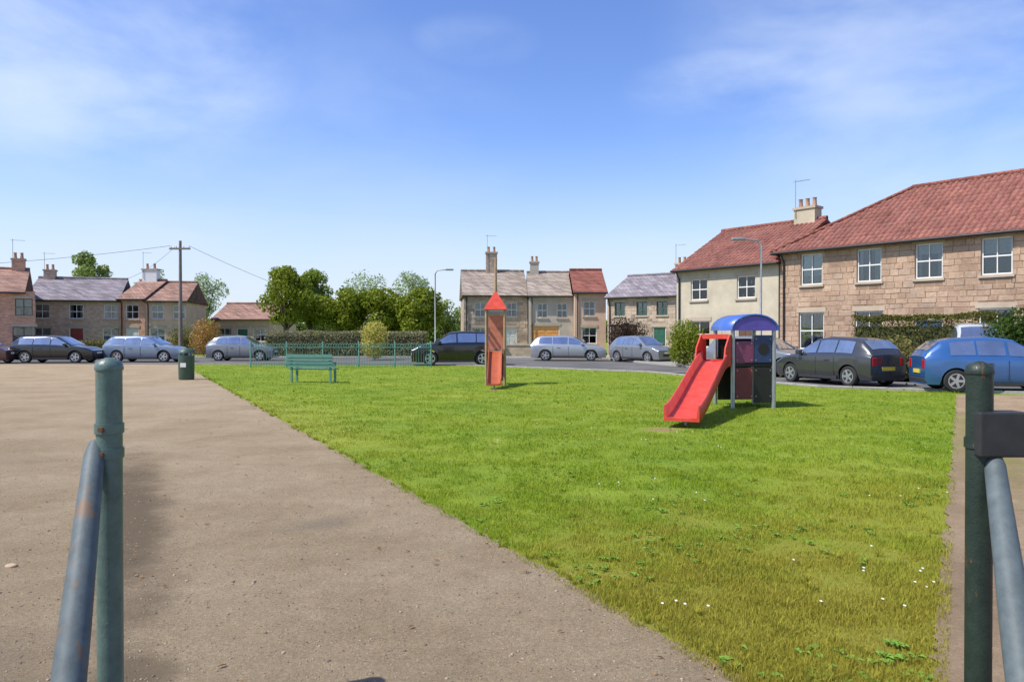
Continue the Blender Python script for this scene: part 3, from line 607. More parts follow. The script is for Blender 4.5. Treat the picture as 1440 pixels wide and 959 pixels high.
# left houses
house('orange brick house at the left edge of the photograph', (P(-130, 47), 47), (P(33, 50), 50), 8, 4.5, 6.2, BRICK, BTILE,
      wrow([1.2, 3.6, 6.2], 2.85, 1.0, 1.15) + wrow([1.2, 6.2], .9, 1.3, 1.2), [(3.7, 1.0, 2.1, 'green')], chim=[(5.6, .8, .7, BRICK, 2)], frame=DOORM('brown'))
house('brown house with a lilac grey slate roof behind the dark parked cars', (P(36, 56), 56), (P(166, 58), 58), 8, 4.3, 6.1, BROWN, SLATE,
      wrow([1.1, 3.4, 5.8], 2.8, 1.0, 1.1) + wrow([1.1, 5.8], .9, 1.2, 1.2), [(3.4, 1.0, 2.1, 'red')], chim=[(.7, .8, .6, BROWN, 2)])
house('narrow red brick house with a white chimney between the brown and the pink houses', (P(168, 58), 58), (P(204, 58), 58), 7, 4.45, 6.0, BRICK, BTILE,
      wrow([1.0], 2.8, 1.0, 1.1), [(1.0, 1.0, 2.1, 'white')], chim=[(.8, 1.2, .9, WHITE, 2)])
house('pale pink rendered house left of the telegraph pole', (P(204.5, 58.05), 58.05), (P(262, 58.6), 58.6), 7, 4.3, 5.85, PINK, BTILE,
      wrow([.9, 2.5], 2.8, .9, 1.1) + wrow([.9], .9, 1.1, 1.2), [(2.5, 1.0, 2.1, 'blue')], chim=[])
house('low mauve brown bungalow between the telegraph pole and the tall trees', (P(300, 66), 66), (P(384, 66), 66), 7, 3.0, 4.4, PINK, BTILE,
      wrow([1.0, 4.2], .95, 1.3, 1.2), [(2.6, 1.0, 2.1, 'green')], chim=[(4.4, .7, .6, BROWN, 1)])
# boundary walls
def garden_wall(label, p0, p1, h, m):
    p0 = Vector((*p0, 0)); d = Vector((*p1, 0)) - p0; L_ = d.length; root = empty('garden_wall', p0, math.atan2(d.y, d.x), label, 'wall')
    MB().box(0, L_, 0, .3, -.1, h).build('wall', m, root); n = max(2, int(L_ / .6)); proto = None
    for i in range(n):
        q = L_ / n
        if proto is None: proto = MB().box(.006, q - .006, -.05, .35, h + .002, h + .09).build('coping_stone', DRESS, root); pr = proto
        else: pr = proto.copy(); COL.objects.link(pr); pr.parent = root
        pr.location = (i * q, 0, random.uniform(-.001, .012))
garden_wall('low sandstone garden wall in front of the large sandstone house', (11.0, 31.6), (16.0, 25.5), .75, STONE)
garden_wall('low grey wall in front of the middle cottages', (P(650, 52), 52.3), (P(842, 51), 51.3), .8, STONE2)
hedge((13.6, 29.2), (16.7, 25.4), .8, 2.2, 'tall dark olive hedge in front of the large sandstone house', leafmat('leaf_hedge', (0.08, 0.085, 0.015), (0.15, 0.155, 0.035)), 5, 12000, .045)
hedge((P(0, 52), 52), (P(240, 54), 54), .9, 1.1, 'low dark hedge behind the parked cars at left', G_OLIVE, 6, 9000, .06)
hedge((P(375, 51), 51), (P(600, 51), 51), 1.0, 1.7, 'clipped grey olive hedge under the dark trees', leafmat('leaf_dull', (0.24, 0.23, 0.12), (0.34, 0.33, 0.18)), 9, 14000, .06)
shrub(1432, 23.4, .75, 2.7, 'dark green bush at the right edge behind the blue car', leafmat('leaf_deep', (0.03, 0.06, 0.01), (0.07, 0.12, 0.02)), 41, 5000)
shrub(1262, 26.5, .8, 1.9, 'dark olive bush behind the gap between the grey and the blue cars', G_OLIVE, 42, 4000)
shrub(962, 36.0, .75, 2.6, 'dark green shrub at the foot of the cream house', G_DARK, 43, 4500)
shrub(290, 50, 1.0, 3.2, 'golden brown shrub right of the telegraph pole', G_GOLD, 44, 4500)
shrub(256, 52, 1.0, 2.6, 'olive shrub at the foot of the telegraph pole', G_OLIVE, 45, 3500)
shrub(527, 46, .75, 2.6, 'yellow flowering shrub in front of the dark trees', G_YEL, 46, 4500)
shrub(884, 47.0, 1.5, 2.9, 'very dark brown leaved bush before the carriage doors', leafmat('leaf_copper', (0.03, 0.02, 0.014), (0.07, 0.045, 0.03)), 47, 6000)
hedge((P(-250, 130), 130), (P(1000, 150), 150), 4, 4.2, 'far off line of trees and hedges closing the view', G_MID, 12, 26000, .28)

# ------------------------------------------------------------------ cars
def lerp(a, b, t): return a + (b - a) * t
def curve(pts, x):
    if x <= pts[0][0]: return pts[0][1]
    for (a, za), (b, zb) in zip(pts, pts[1:]):
        if x <= b: t = (x - a) / (b - a); return lerp(za, zb, t)
    return pts[-1][1]
TYRE = mat('tyre', (0.025, 0.025, 0.026), .85); RIM = mat('alloy', (0.5, 0.5, 0.52), .3, .8); CGLASS = mat('car_glass', (0.42, 0.48, 0.55), .05, .85, spec=1.0, noise_s=1, coat=.6, var=.3)
TRIM = mat('car_trim', (0.03, 0.03, 0.03), .6); LAMP = mat('headlamp', (0.7, 0.72, 0.75), .1, .3); TAIL = mat('tail_lamp', (0.4, 0.01, 0.01), .2); PLATE = mat('plate_white', (.7, .7, .66), .4); PLATEY = mat('plate_yellow', (.65, .5, .06), .4)
SHAPES = {
 'hatch': dict(L=3.95, W=.86, belt=[(-1.97,.92),(-1,.95),(.95,.92),(1.6,.84),(1.93,.68)], top=[(-1.97,.95),(-1.9,1.1),(-1.55,1.38),(-1.2,1.46),(-.3,1.5),(.25,1.44),(1.02,.96),(1.6,.87),(1.93,.68)], ax=1.22, r=.31, ws=(.3,.97), rw=(-1.87,-1.55), sw=(-1.35,.72)),
 'estate': dict(L=4.5, W=.9, belt=[(-2.25,.95),(-1,.96),(1.1,.92),(1.85,.82),(2.2,.66)], top=[(-2.25,.97),(-2.18,1.12),(-1.9,1.4),(-1.6,1.47),(-.3,1.5),(.3,1.44),(1.15,.96),(1.85,.85),(2.2,.66)], ax=1.36, r=.33, ws=(.36,1.1), rw=(-2.15,-1.9), sw=(-1.75,.85)),
 'suv': dict(L=4.5, W=.93, belt=[(-2.25,1.08),(-1,1.1),(1.1,1.08),(1.8,1.0),(2.2,.8)], top=[(-2.25,1.1),(-2.2,1.25),(-2.0,1.6),(-1.7,1.7),(-.3,1.73),(.35,1.66),(1.12,1.13),(1.8,1.03),(2.2,.8)], ax=1.34, r=.37, ws=(.42,1.07), rw=(-2.18,-2.0), sw=(-1.85,.85)),
 'van': dict(L=4.9, W=.95, belt=[(-2.45,1.1),(-1,1.1),(1.4,1.08),(2.1,.98),(2.4,.75)], top=[(-2.45,1.2),(-2.42,1.7),(-2.35,1.9),(-2.1,1.96),(0,1.98),(.75,1.92),(1.55,1.14),(2.1,1.0),(2.4,.75)], ax=1.5, r=.34, ws=(.85,1.5), rw=(-2.44,-2.38), sw=(.1,1.15)),
}
PROTO = {}
def car(shape, paint, label, X, Y, rz, cat='car', glass=None):
    sp = SHAPES[shape]; hl = sp['L'] / 2; ax, r_ = sp['ax'], sp['r']; ar = r_ + .06
    root = empty('parked_' + ('van' if shape == 'van' else 'car'), (X, Y, 0.0), rz, label, cat, 'vehicles parked round the green')
    def wid(x, z):
        k = abs(x) / hl; b = sp['W'] * (1 - .16 * k ** 5); zz = z
        return b * (1 - .10 * max(0, (.55 - zz) / .4) ** 2 - .02 * max(0, zz - .6))
    def bot(x):
        z = .2
        for c in (-ax, ax):
            if abs(x - c) < ar: z = max(z, r_ + math.sqrt(ar * ar - (x - c) ** 2))
        return z
    xs = sorted({-hl + i * sp['L'] / 44 for i in range(45)} | {s_ * ax + ar * math.cos(math.pi * k / 10) for s_ in (-1, 1) for k in range(11)})
    rings = []
    for x in xs:
        zb = min(bot(x), curve(sp['belt'], x) - .05); be = curve(sp['belt'], x); tp = max(curve(sp['top'], x), be + .004); ring = []
        for t in (0, .2, .45, .7, .9, 1): z = lerp(zb, be, t); ring.append((x, wid(x, z) * (1 if t < 1 else .99), z))
        wb = wid(x, be) * .985; gh = tp - be; wr = wb - .06 - .36 * min(gh, .62)
        for t in (.12, .5, .88): ring.append((x, lerp(wb - .015, wr, t), lerp(be, tp, t ** .9) if gh > .02 else be + .004 + .03 * t))
        ring.append((x, wr * .9, tp + (.012 if gh > .02 else .03))); ring.append((x, wr * .5, tp + .028)); ring.append((x, 0, tp + .034))
        rings.append(ring)
    n = len(rings[0]); mb = MB(); full = [rg + [(a, -b, c) for a, b, c in reversed(rg[:-1])] for rg in rings]; N = len(full[0])
    vs = [p for rg in full for p in rg]; fs = []
    for i in range(len(full) - 1):
        for j in range(N - 1): fs.append((i*N+j, (i+1)*N+j, (i+1)*N+j+1, i*N+j+1))
    mb.add(vs, fs, True); mb.add(full[0], [tuple(range(N))]); mb.add(full[-1], [tuple(reversed(range(N)))])
    body = mb.build('body', paint, root)
    MB().box(-hl + .25, hl - .25, -.6, .6, .17, .66).build('underbody', TRIM, root)
    def ghp(x, t, off):
        be = curve(sp['belt'], x); tp = curve(sp['top'], x); wb = wid(x, be) * .985; gh = tp - be; wr = wb - .06 - .36 * min(gh, .62)
        return (lerp(wb - .015, wr, t) + off, lerp(be, tp, t ** .9))
    g = glass or CGLASS; a, b = sp['sw']; mid = [(a, lerp(a, b, .3)), (lerp(a, b, .3) + .05, lerp(a, b, .66)), (lerp(a, b, .66) + .07, b)] if shape != 'van' else [(a, b)]
    for s_ in (-1, 1):
        for (u, v) in mid:
            m_ = MB(); k = 5; pts = []
            for i in range(k + 1):
                x = lerp(u, v, i / k)
                y0_, z0_ = ghp(x, .1, .012); y1_, z1_ = ghp(x, .86, .012); ym, zm = ghp(x, .5, .014)
                pts += [(x, s_ * y0_, z0_ + .01), (x, s_ * ym, zm), (x, s_ * y1_, z1_)]
            for i in range(k): m_.add([pts[3*i], pts[3*i+3], pts[3*i+4], pts[3*i+1]], [(0, 1, 2, 3)], True).add([pts[3*i+1], pts[3*i+4], pts[3*i+5], pts[3*i+2]], [(0, 1, 2, 3)], True)
            m_.build('side_window', g, root)
        MB().box(lerp(a, b, .32), lerp(a, b, .325), s_ * sp['W'] - .01, s_ * sp['W'] + .002, .32, .88).build('door_seam', TRIM, body)
        if shape != 'van': MB().box(lerp(a, b, .68), lerp(a, b, .685), s_ * sp['W'] - .01, s_ * sp['W'] + .002, .32, .88).build('door_seam', TRIM, body)
        MB().box(-ax + .42, ax - .42, min(s_ * (sp['W'] - .05), s_ * (sp['W'] + .004)), max(s_ * (sp['W'] - .05), s_ * (sp['W'] + .004)), .21, .3).build('sill_trim', TRIM, root)
        hb = MB().box(lerp(a, b, .42), lerp(a, b, .5), min(s_ * (sp['W'] - .02), s_ * (sp['W'] + .02)), max(s_ * (sp['W'] - .02), s_ * (sp['W'] + .02)), .78, .805); hb.build('door_handle', TRIM, body)
        mx_ = b + .02; yy = ghp(mx_, .1, 0)[0]; MB().box(mx_ - .1, mx_ + .06, min(s_ * yy, s_ * (yy + .2)), max(s_ * yy, s_ * (yy + .2)), curve(sp['belt'], mx_) + .03, curve(sp['belt'], mx_) + .17).build('wing_mirror', paint, root, bevel=.03)
        yw = sp['W'] * .74
        zl = curve(sp['belt'], hl - .12); MB().box(hl - .34, hl - .02, min(s_ * (yw - .26), s_ * (yw + .05)), max(s_ * (yw - .26), s_ * (yw + .05)), zl - .2, zl - .07).build('headlight', LAMP, root, bevel=.03)
        zr = curve(sp['belt'], -hl); MB().box(-hl - .012, -hl + .14, min(s_ * (yw - .16), s_ * (yw + .015)), max(s_ * (yw - .16), s_ * (yw + .015)), zr - .28, zr - .02).build('tail_light', TAIL, root, bevel=.02)
    def cap(x0_, x1_, nm, sgn):
        m_ = MB(); pts = []; k = 4
        for i in range(k + 1):
            x = lerp(x0_, x1_, i / k); tp = curve(sp['top'], x); be = curve(sp['belt'], x); wr = wid(x, be) * .985 - .06 - .36 * min(tp - be, .62)
            for y in (-.93, -.5, 0, .5, .93): pts.append((x + sgn * .012, y * wr * .97, tp + .044 - .028 * (abs(y) > .9) - .006 * (abs(y) == .5)))
        for i in range(k):
            for j in range(4): m_.add([pts[5*i+j], pts[5*i+5+j], pts[5*i+6+j], pts[5*i+1+j]], [(0, 1, 2, 3)], True)
        m_.build(nm, g, root)
    cap(*sp['ws'], 'windscreen', 1); cap(*sp['rw'], 'rear_window', -1)
    MB().tube([(sp['rw'][1] + .1, 0, curve(sp['top'], sp['rw'][1]) + .05), (sp['rw'][1] - .12, 0, curve(sp['top'], sp['rw'][1]) + .28)], .006, 4).build('radio_aerial', TRIM, root)
    MB().box(-hl - .008, -hl + .002, -.62, .62, .405, .415).build('boot_seam', TRIM, body)
    MB().box(hl - .05, hl + .015, -.34, .34, .36, .5).build('grille', TRIM, root, bevel=.02)
    MB().box(hl + .0, hl + .02, -.26, .26, .52, .62).build('number_plate', PLATE, root); MB().box(-hl - .02, -hl - .004, -.26, .26, .5, .61).build('number_plate', PLATEY, root)
    MB().box(-hl - .01, -hl + .1, -.7, .7, .24, .38).build('bumper', TRIM, root, bevel=.03)
    proto = None
    for sx_ in (-1, 1):
        for sy_ in (-1, 1):
            if proto is None:
                ty = MB().tube([(0, -.1, 0), (0, -.085, 0), (0, .085, 0), (0, .1, 0)], [r_ - .025, r_, r_, r_ - .025], 24).build('wheel', TYRE, root)
                rb = MB(); 
                for f_ in (-1, 1):
                    for k in range(5):
                        q = 2 * math.pi * k / 5; c, s2 = math.cos(q), math.sin(q); w2 = .035
                        rb.add([(-s2*w2, f_*.107, c*w2), (s2*w2, f_*.107, -c*w2), (c*r_*.66 + s2*w2, f_*.107, s2*r_*.66 - c*w2), (c*r_*.66 - s2*w2, f_*.107, s2*r_*.66 + c*w2)], [(0, 1, 2, 3)])
                rb.tube([(0, -.108, 0), (0, .108, 0)], [.05, .05], 12)
                nn = 24
                for f_ in (-1, 1):
                    ring = [(math.cos(6.2832*k/nn)*q, f_*.106, math.sin(6.2832*k/nn)*q) for q in (r_*.58, r_*.68) for k in range(nn)]
                    rb.add(ring, [(k, (k+1) % nn, nn+(k+1) % nn, nn+k) for k in range(nn)])
                rb.build('rim', RIM, ty); proto = ty
                ty.location = (sx_ * ax, sy_ * (sp['W'] - .13), r_)
            else:
                c = copy_tree(proto, root); c.location = (sx_ * ax, sy_ * (sp['W'] - .13), r_)
    return root
def paint(n, c, rough=.25, metal=.3): return mat('paint_' + n, c, rough, metal, noise_s=2, var=.05, coat=.9, spec=.6)
P_BLUE = paint('blue', (.035, .12, .32)); P_DGREY = paint('dark_grey', (.045, .047, .05)); P_BLACK = paint('black', (.012, .013, .014)); P_SILVER = paint('silver', (.42, .44, .46), .3, .6)
P_GREY = paint('mid_grey', (.2, .215, .235)); P_WHITE = paint('white', (.66, .67, .68), .3, 0); P_BROWN = paint('maroon', (.10, .045, .04)); P_STEEL = paint('steel_blue', (.17, .22, .3))
car('hatch', P_BLUE, 'bright blue hatchback parked broadside behind the near right post', 13.6, 20.9, R(-12))
car('hatch', P_DGREY, 'dark grey hatchback between the play unit and the blue hatchback', 10.6, 24.1, R(112))
car('van', paint('pale', (.5, .53, .56), .3, .2), 'pale silver van parked nose on behind the blue hatchback', 16.4, 26.2, R(-112), 'van')
car('estate', P_GREY, 'mid grey estate car parked beyond the dark grey hatchback, by the sandstone wall', 10.2, 30.0, R(-51))
car('suv', P_BLACK, 'black four by four parked nose on just left of the narrow play tower', P(640, 38.2), 38.4, R(-172))
car('estate', P_SILVER, 'silver estate car parked before the grey cottage with the orange garage door', P(800, 45), 45, R(-8))
car('hatch', P_GREY, 'grey hatchback parked just right of the silver estate car', P(905, 42), 42.5, R(-55))
car('estate', P_BLACK, 'black estate car parked broadside before the brown slate roofed house at left', P(78, 41.5), 41.8, R(2))
car('hatch', P_BROWN, 'maroon hatchback parked at the left edge before the orange brick house', P(-38, 40.5), 40.8, R(3))
car('estate', P_STEEL, 'steel blue estate car parked right of the near left post', P(208, 43), 43, R(-2))
car('hatch', P_GREY, 'grey hatchback parked behind the green railings near the telegraph pole', P(342, 45), 45, R(2))

# ------------------------------------------------------------------ play equipment
RED = mat('red_plastic', (0.56, 0.045, 0.025), .5, noise_s=5, var=.12, c2=(.62, .08, .05), coat=.05, bump=.05, spec=.3); BLUEP = mat('blue_plastic', (0.05, 0.12, 0.42), .4, noise_s=3, var=.08, coat=.3)
NAVY = mat('navy_panel', (0.03, 0.05, 0.12), .5); DARKP = mat('dark_panel', (0.018, 0.018, 0.014), .6); STEEL = mat('galvanised', (0.38, 0.40, 0.41), .45, .7, noise_s=12, var=.15)
MAROON = mat('maroon_panel', (0.16, 0.03, 0.03), .5); WOOD = mat('timber', (0.36, 0.24, 0.13), .8, noise_s=7, var=.2, bump=.3); ORANGEP = mat('orange_plastic', (0.65, 0.25, 0.04), .45)
PURP = mat('violet_panel', (0.11, 0.08, 0.36), .45)
def slide(root, top, foot, wd, m, name='slide', n=18, sh=.16):
    """trough with raised rims, an S curve from the platform edge to the run-out"""
    top = Vector(top); foot = Vector(foot); d = foot - top; hd = Vector((d.x, d.y, 0)).normalized(); sd_ = Vector((-hd.y, hd.x, 0)); mb = MB(); vs = []
    prof = [(-.5, sh), (-.46, sh), (-.42, .02), (-.2, 0), (.2, 0), (.42, .02), (.46, sh), (.5, sh), (.5, -.05), (-.5, -.05)]
    for i in range(n + 1):
        t = i / n; e = t * t * (3 - 2 * t) * .45 + .55 * t; e = min(1, e * 1.03) if t < .97 else 1
        base = top + Vector((d.x * t, d.y * t, 0)) + Vector((0, 0, d.z * e))
        for a, b in prof: vs.append(base + sd_ * a * wd + Vector((0, 0, b)))
    k = len(prof); fs = [(i*k+j, i*k+(j+1) % k, (i+1)*k+(j+1) % k, (i+1)*k+j) for i in range(n) for j in range(k)]
    mb.add(vs, fs, True); mb.add(vs[:k], [tuple(range(k))]); mb.add(vs[-k:], [tuple(reversed(range(k)))]); return mb.build(name, m, root)
def play_unit():
    X, Y = P(1046, 16.5), 16.5; root = empty('play_unit', (X, Y, 0), R(6), 'low playground unit with a red slide, a blue arched roof and dark side panels', 'play unit')
    hx, hy = .46, .5
    for a in (-1, 1):
        for b in (-1, 1):
            MB().tube([(a*hx, b*hy, 0), (a*hx, b*hy, 1.7)], .045, 12).build('post', STEEL, root); MB().tube([(a*hx, b*hy, 1.7), (a*hx, b*hy, 1.74)], [.055, .03], 12).build('post_cap', BLUEP, root)
    MB().box(-hx, hx, -hy, hy, .9, .96).build('platform', DARKP, root)
    rb = MB(); n = 12; vs = []
    for y in (-hy - .1, hy + .1):
        for r_ in (0, .04):
            for i in range(n + 1): a = math.pi * i / n; vs.append(((hx + .08 - r_) * math.cos(a), y, 1.68 + (.36 - r_) * math.sin(a)))
    m_ = n + 1; fs = []
    for i in range(n): fs += [(i, i+1, 2*m_+i+1, 2*m_+i), (m_+i, 3*m_+i, 3*m_+i+1, m_+i+1), (i, m_+i, m_+i+1, i+1), (2*m_+i, 2*m_+i+1, 3*m_+i+1, 3*m_+i)]
    rb.add(vs, fs, True).build('roof', BLUEP, root)
    gb = MB()
    for y, s_ in ((-hy - .1, -1),):
        pts = [((hx + .03) * math.cos(math.pi * i / n), y + .02, 1.68 + .31 * math.sin(math.pi * i / n)) for i in range(n + 1)]
        gb.add(pts + [(p[0], p[1] + .03, p[2]) for p in pts], [tuple(range(n + 1)), tuple(reversed(range(n + 1, 2*n + 2)))] + [(i, n+1+i, n+2+i, i+1) for i in range(n)])
    gb.build('gable_panel', PURP, root)
    pn = MB().box(.02, hx - .05, -hy - .02, -hy + .01, .98, 1.58).build('side_panel', NAVY, root, bevel=.01)
    MB().tube([(.22, -hy - .028, 1.28), (.22, -hy - .021, 1.28)], .12, 20).build('porthole', DARKP, pn)
    MB().box(-hx + .05, .0, -hy - .02, -hy + .01, .98, 1.45).build('side_panel', mat('plum_panel', (.2, .05, .1), .5), root, bevel=.01)
    MB().box(.0, hx - .05, -hy - .01, -hy + .01, .12, .88).build('skirt_shade_panel', DARKP, root, bevel=.01); MB().box(-hx + .05, -.02, -hy - .01, -hy + .01, .2, .88).build('skirt_shade_panel', MAROON, root, bevel=.01)  # black panel added as a stand-in for the shade under the platform
    MB().box(hx - .012, hx + .012, -hy + .06, hy - .06, .1, 1.5).build('side_panel', NAVY, root); MB().box(-hx + .06, hx - .06, hy - .01, hy + .01, .1, 1.5).build('back_panel', DARKP, root)
    for bx in (.05, hx - .09, -hx + .09, -.05):
        for bz in (1.04, 1.5 if bx > 0 else 1.4, .26, .82): MB().tube([(bx, -hy - .03, bz), (bx, -hy - .018, bz)], .013, 6).build('bolt', STEEL, root)
    # slide hood and slide
    MB().box(-hx - .42, -hx - .02, -.42, .42, .98, 1.04).build('slide_platform', RED, root)
    FOOT = (-2.7, -3.7, .17); top = Vector((-hx - .34, -.36, 1.02)); u = Vector((-.62, -.8, 0)).normalized(); sv = Vector((-u.y, u.x, 0))
    slide(root, top, FOOT, .6, RED, sh=.22)
    for s_ in (-.32, .3):
        c = Vector((top.x, top.y, 0)) + sv * s_ + Vector((0, 0, .97)); o_ = sv * .03
        q = [c - u * .3, c + u * .5 + Vector((0, 0, -.12)), c + u * .36 + Vector((0, 0, .34)), c + u * .05 + Vector((0, 0, .62)), c - u * .3 + Vector((0, 0, .62))]
        MB().add(q + [p + o_ for p in q], [(0,1,2,3,4), (9,8,7,6,5)] + [(k, 5 + k, 5 + (k + 1) % 5, (k + 1) % 5) for k in range(5)]).build('slide_side', RED, root)
    c = Vector((top.x, top.y, 1.5)); MB().add([c + sv*a + u*b_ + Vector((0, 0, z)) for z in (0, .1) for a, b_ in ((-.3, -.02), (.3, -.02), (.3, .05), (-.3, .05))],
        [(0,3,2,1),(4,5,6,7),(0,1,5,4),(1,2,6,5),(2,3,7,6),(3,0,4,7)]).build('slide_hood', RED, root)
    for q_ in (.1, .45): p = top + (Vector(FOOT) - top) * (1 - q_) ; MB().tube([(p.x, p.y, 0), (p.x, p.y, p.z * .62)], .025, 8).build('slide_foot', STEEL, root)
    for z in (.3, .6, .9): MB().tube([(hx + .1, -.35, z), (hx + .1, .35, z)], .02, 8).build('rung', STEEL, root)
    for y in (-.35, .35): MB().tube([(hx + .1, y, 0), (hx + .1, y, 1.35), (hx, y, 1.4)], .022, 8).build('ladder_rail', STEEL, root)
play_unit()
def play_tower():
    Z = 23.5; root = empty('play_tower', (P(697, Z), Z, 0), 0, 'narrow wooden play tower with a red roof and a red slide facing the camera', 'play tower'); q = .29
    for a in (-1, 1):
        for b in (-1, 1): MB().tube([(a*q, b*q, 0), (a*q, b*q, 2.42)], .04, 8).build('post', WOOD, root)
    MB().box(-q, q, -q, q, 1.02, 1.08).build('platform', WOOD, root)
    MB().add([(-q-.08,-q-.08,2.38),(q+.08,-q-.08,2.38),(q+.08,q+.08,2.38),(-q-.08,q+.08,2.38),(0,0,3.0)], [(0,3,2,1),(0,1,4),(1,2,4),(2,3,4),(3,0,4)]).build('roof', RED, root)
    MB().tube([(0, 0, 2.9), (0, 0, 4.0)], [.05, .03], 8).build('finial_pole', WOOD, root)
    for z in (1.5, 1.75):
        for s_ in (-1, 1): MB().box(s_*q - .015, s_*q + .015, -q, q, z, z + .12).build('rail', WOOD, root)
    MB().box(-q + .05, q - .05, q - .02, q + .01, 1.1, 2.2).build('back_panel', mat('salmon_panel', (.55, .2, .13), .5), root)
    MB().box(-q + .04, q - .04, q - .02, q, .1, .98).build('back_skirt', MAROON, root)
    slide(root, (0, -q - .04, 1.05), (0, -2.1, .16), .42, mat('faded_orange_red', (.36, .085, .035), .55, noise_s=5, var=.15))
    MB().tube([(0, -1.9, 0), (0, -1.9, .2)], .03, 8).build('slide_foot', STEEL, root)
    for z in (.25, .5, .75): MB().tube([(-q, q + .05, z), (q, q + .05, z)], .02, 8).build('rung', WOOD, root)
play_tower()
TEAL = mat('teal_paint', (0.10, 0.24, 0.19), .45, noise_s=8, var=.12)
def railings(px0, px1, Z, n, seed=0):
    x0, x1 = P(px0, Z), P(px1, Z); root = empty('railings', (x0, Z, 0), 0, 'teal green bow top railings across the far side of the green', 'railings'); L_ = x1 - x0; st = L_ / n
    for z in (.15, .95): MB().box(0, L_, -.02, .02, z, z + .04).build('rail', TEAL, root)
    bar = None
    for i in range(n):
        if bar is None:
            m_ = MB(); pts = [(.03, 0, .0)] + [(.03, 0, 1.0)] + [(.03 + st*.5*(1 - math.cos(math.pi*k/6)), 0, 1.0 + .16 * math.sin(math.pi*k/6)) for k in range(1, 6)] + [(.03 + st, 0, 1.0), (.03 + st, 0, .0)]
            bar = m_.tube(pts, .011, 5, False).build('bow_bar', TEAL, root); b = bar
        else: b = bar.copy(); COL.objects.link(b); b.parent = root
        b.location = (i * st, 0, 0)
    for i in range(0, n + 1, 14):
        MB().tube([(i * st, .03, 0), (i * st, .03, 1.22), (i*st, .03, 1.26)], [.04, .04, .02], 8).build('post', TEAL, root)
railings(352, 606, 35.5, 70)
def bench(px, Z, rz, label, m):
    root = empty('park_bench', (P(px, Z), Z, 0), rz, label, 'bench'); W = .8
    for k in range(4): MB().box(-W, W, -.22 + k*.11, -.13 + k*.11, .43, .465).build('seat_slat', m, root)
    for k in range(4): MB().box(-W, W, .25 + k*.02, .28 + k*.02, .52 + k*.11, .61 + k*.11).build('back_slat', m, root)
    for s_ in (-1, 1):
        MB().box(s_*W*.85 - .03, s_*W*.85 + .03, -.2, -.14, 0, .428).build('leg', m, root); MB().box(s_*W*.85 - .03, s_*W*.85 + .03, .18, .24, 0, .95).build('leg', m, root)
        MB().box(s_*W*.85 - .03, s_*W*.85 + .03, -.22, .24, .64, .68).build('armrest', m, root); MB().box(s_*W*.85 - .025, s_*W*.85 + .025, -.2, -.15, .466, .639).build('armrest_support', m, root)
bench(441, 24.6, R(170), 'teal painted bench standing on the green before the railings', TEAL)
def bin_(px, Z, label):
    root = empty('litter_bin', (P(px, Z), Z, 0), 0, label, 'bin'); m = mat('bin_green', (.05, .09, .06), .5)
    MB().tube([(0, 0, 0), (0, 0, .05), (0, 0, .85)], [.24, .26, .27], 20).build('drum', m, root); MB().tube([(0, 0, .95), (0, 0, 1.02), (0, 0, 1.12)], [.29, .27, .1], 20).build('hood', m, root)
    for k in range(4): a = k * 1.5708 + .78; MB().tube([(.24*math.cos(a), .24*math.sin(a), .84), (.24*math.cos(a), .24*math.sin(a), .96)], .015, 6).build('hood_strut', STEEL, root)
    MB().box(-.1, .1, -.275, -.262, .45, .6).build('bin_label', PLATE, root)
bin_(262, 26.0, 'dark green litter bin on the path edge below the telegraph pole')
def pole():
    Z = 50; root = empty('telegraph_pole', (P(254, Z), Z, 0), 0, 'wooden telegraph pole behind the parked cars at left', 'pole')
    MB().tube([(0, 0, 0), (0, 0, 7.9)], [.14, .09], 10).build('pole', mat('old_timber', (.2, .17, .14), .9, noise_s=5), root)
    MB().box(-.7, .7, -.12, -.02, 7.3, 7.42).build('cross_arm', mat('old_timber', (0, 0, 0)), root)
    for x in (-.6, -.25, .25, .6): MB().tube([(x, -.07, 7.42), (x, -.07, 7.5), (x, -.07, 7.56)], [.04, .05, .02], 8).build('insulator', WHITE, root)
pole()
def wires():
    root = [o for o in COL.objects if o.name == 'telegraph_pole'][0]
    for a, e in (((-.6, -.07, 7.56), (-24.5, 2.0, 6.2)), ((-.25, -.07, 7.56), (-9.5, 10.5, 6.0)), ((.6, -.07, 7.56), (9.0, 17.5, 3.4))):
        a = Vector(a); e = Vector(e); MB().tube([a.lerp(e, k / 12) - Vector((0, 0, .9 * (k / 12) * (1 - k / 12) * 4 * .4)) for k in range(13)], .012, 4, False).build('wire', TYRE, root)
wires()
def lamp(px, Z, h, label, arm=1):
    root = empty('street_lamp', (P(px, Z), Z, 0), 0, label, 'street lamp', 'street lamps'); m = mat('lamp_grey', (.3, .31, .32), .5, .4)
    MB().tube([(0, 0, 0), (0, 0, 1.1), (0, 0, 1.15), (0, 0, h - .3), (arm*.15, 0, h - .05), (arm*.8, 0, h)], [.085, .085, .055, .045, .04, .035], 10).build('column', m, root)
    MB().box(min(arm*.7, arm*1.25), max(arm*.7, arm*1.25), -.12, .12, h - .06, h + .06).build('lantern', m, root, bevel=.04)
lamp(1070, 31.2, 5.6, 'grey street lamp standing before the cream house', -1)
lamp(612, 50.5, 6.0, 'grey street lamp standing in the gap left of the middle cottages', 1)

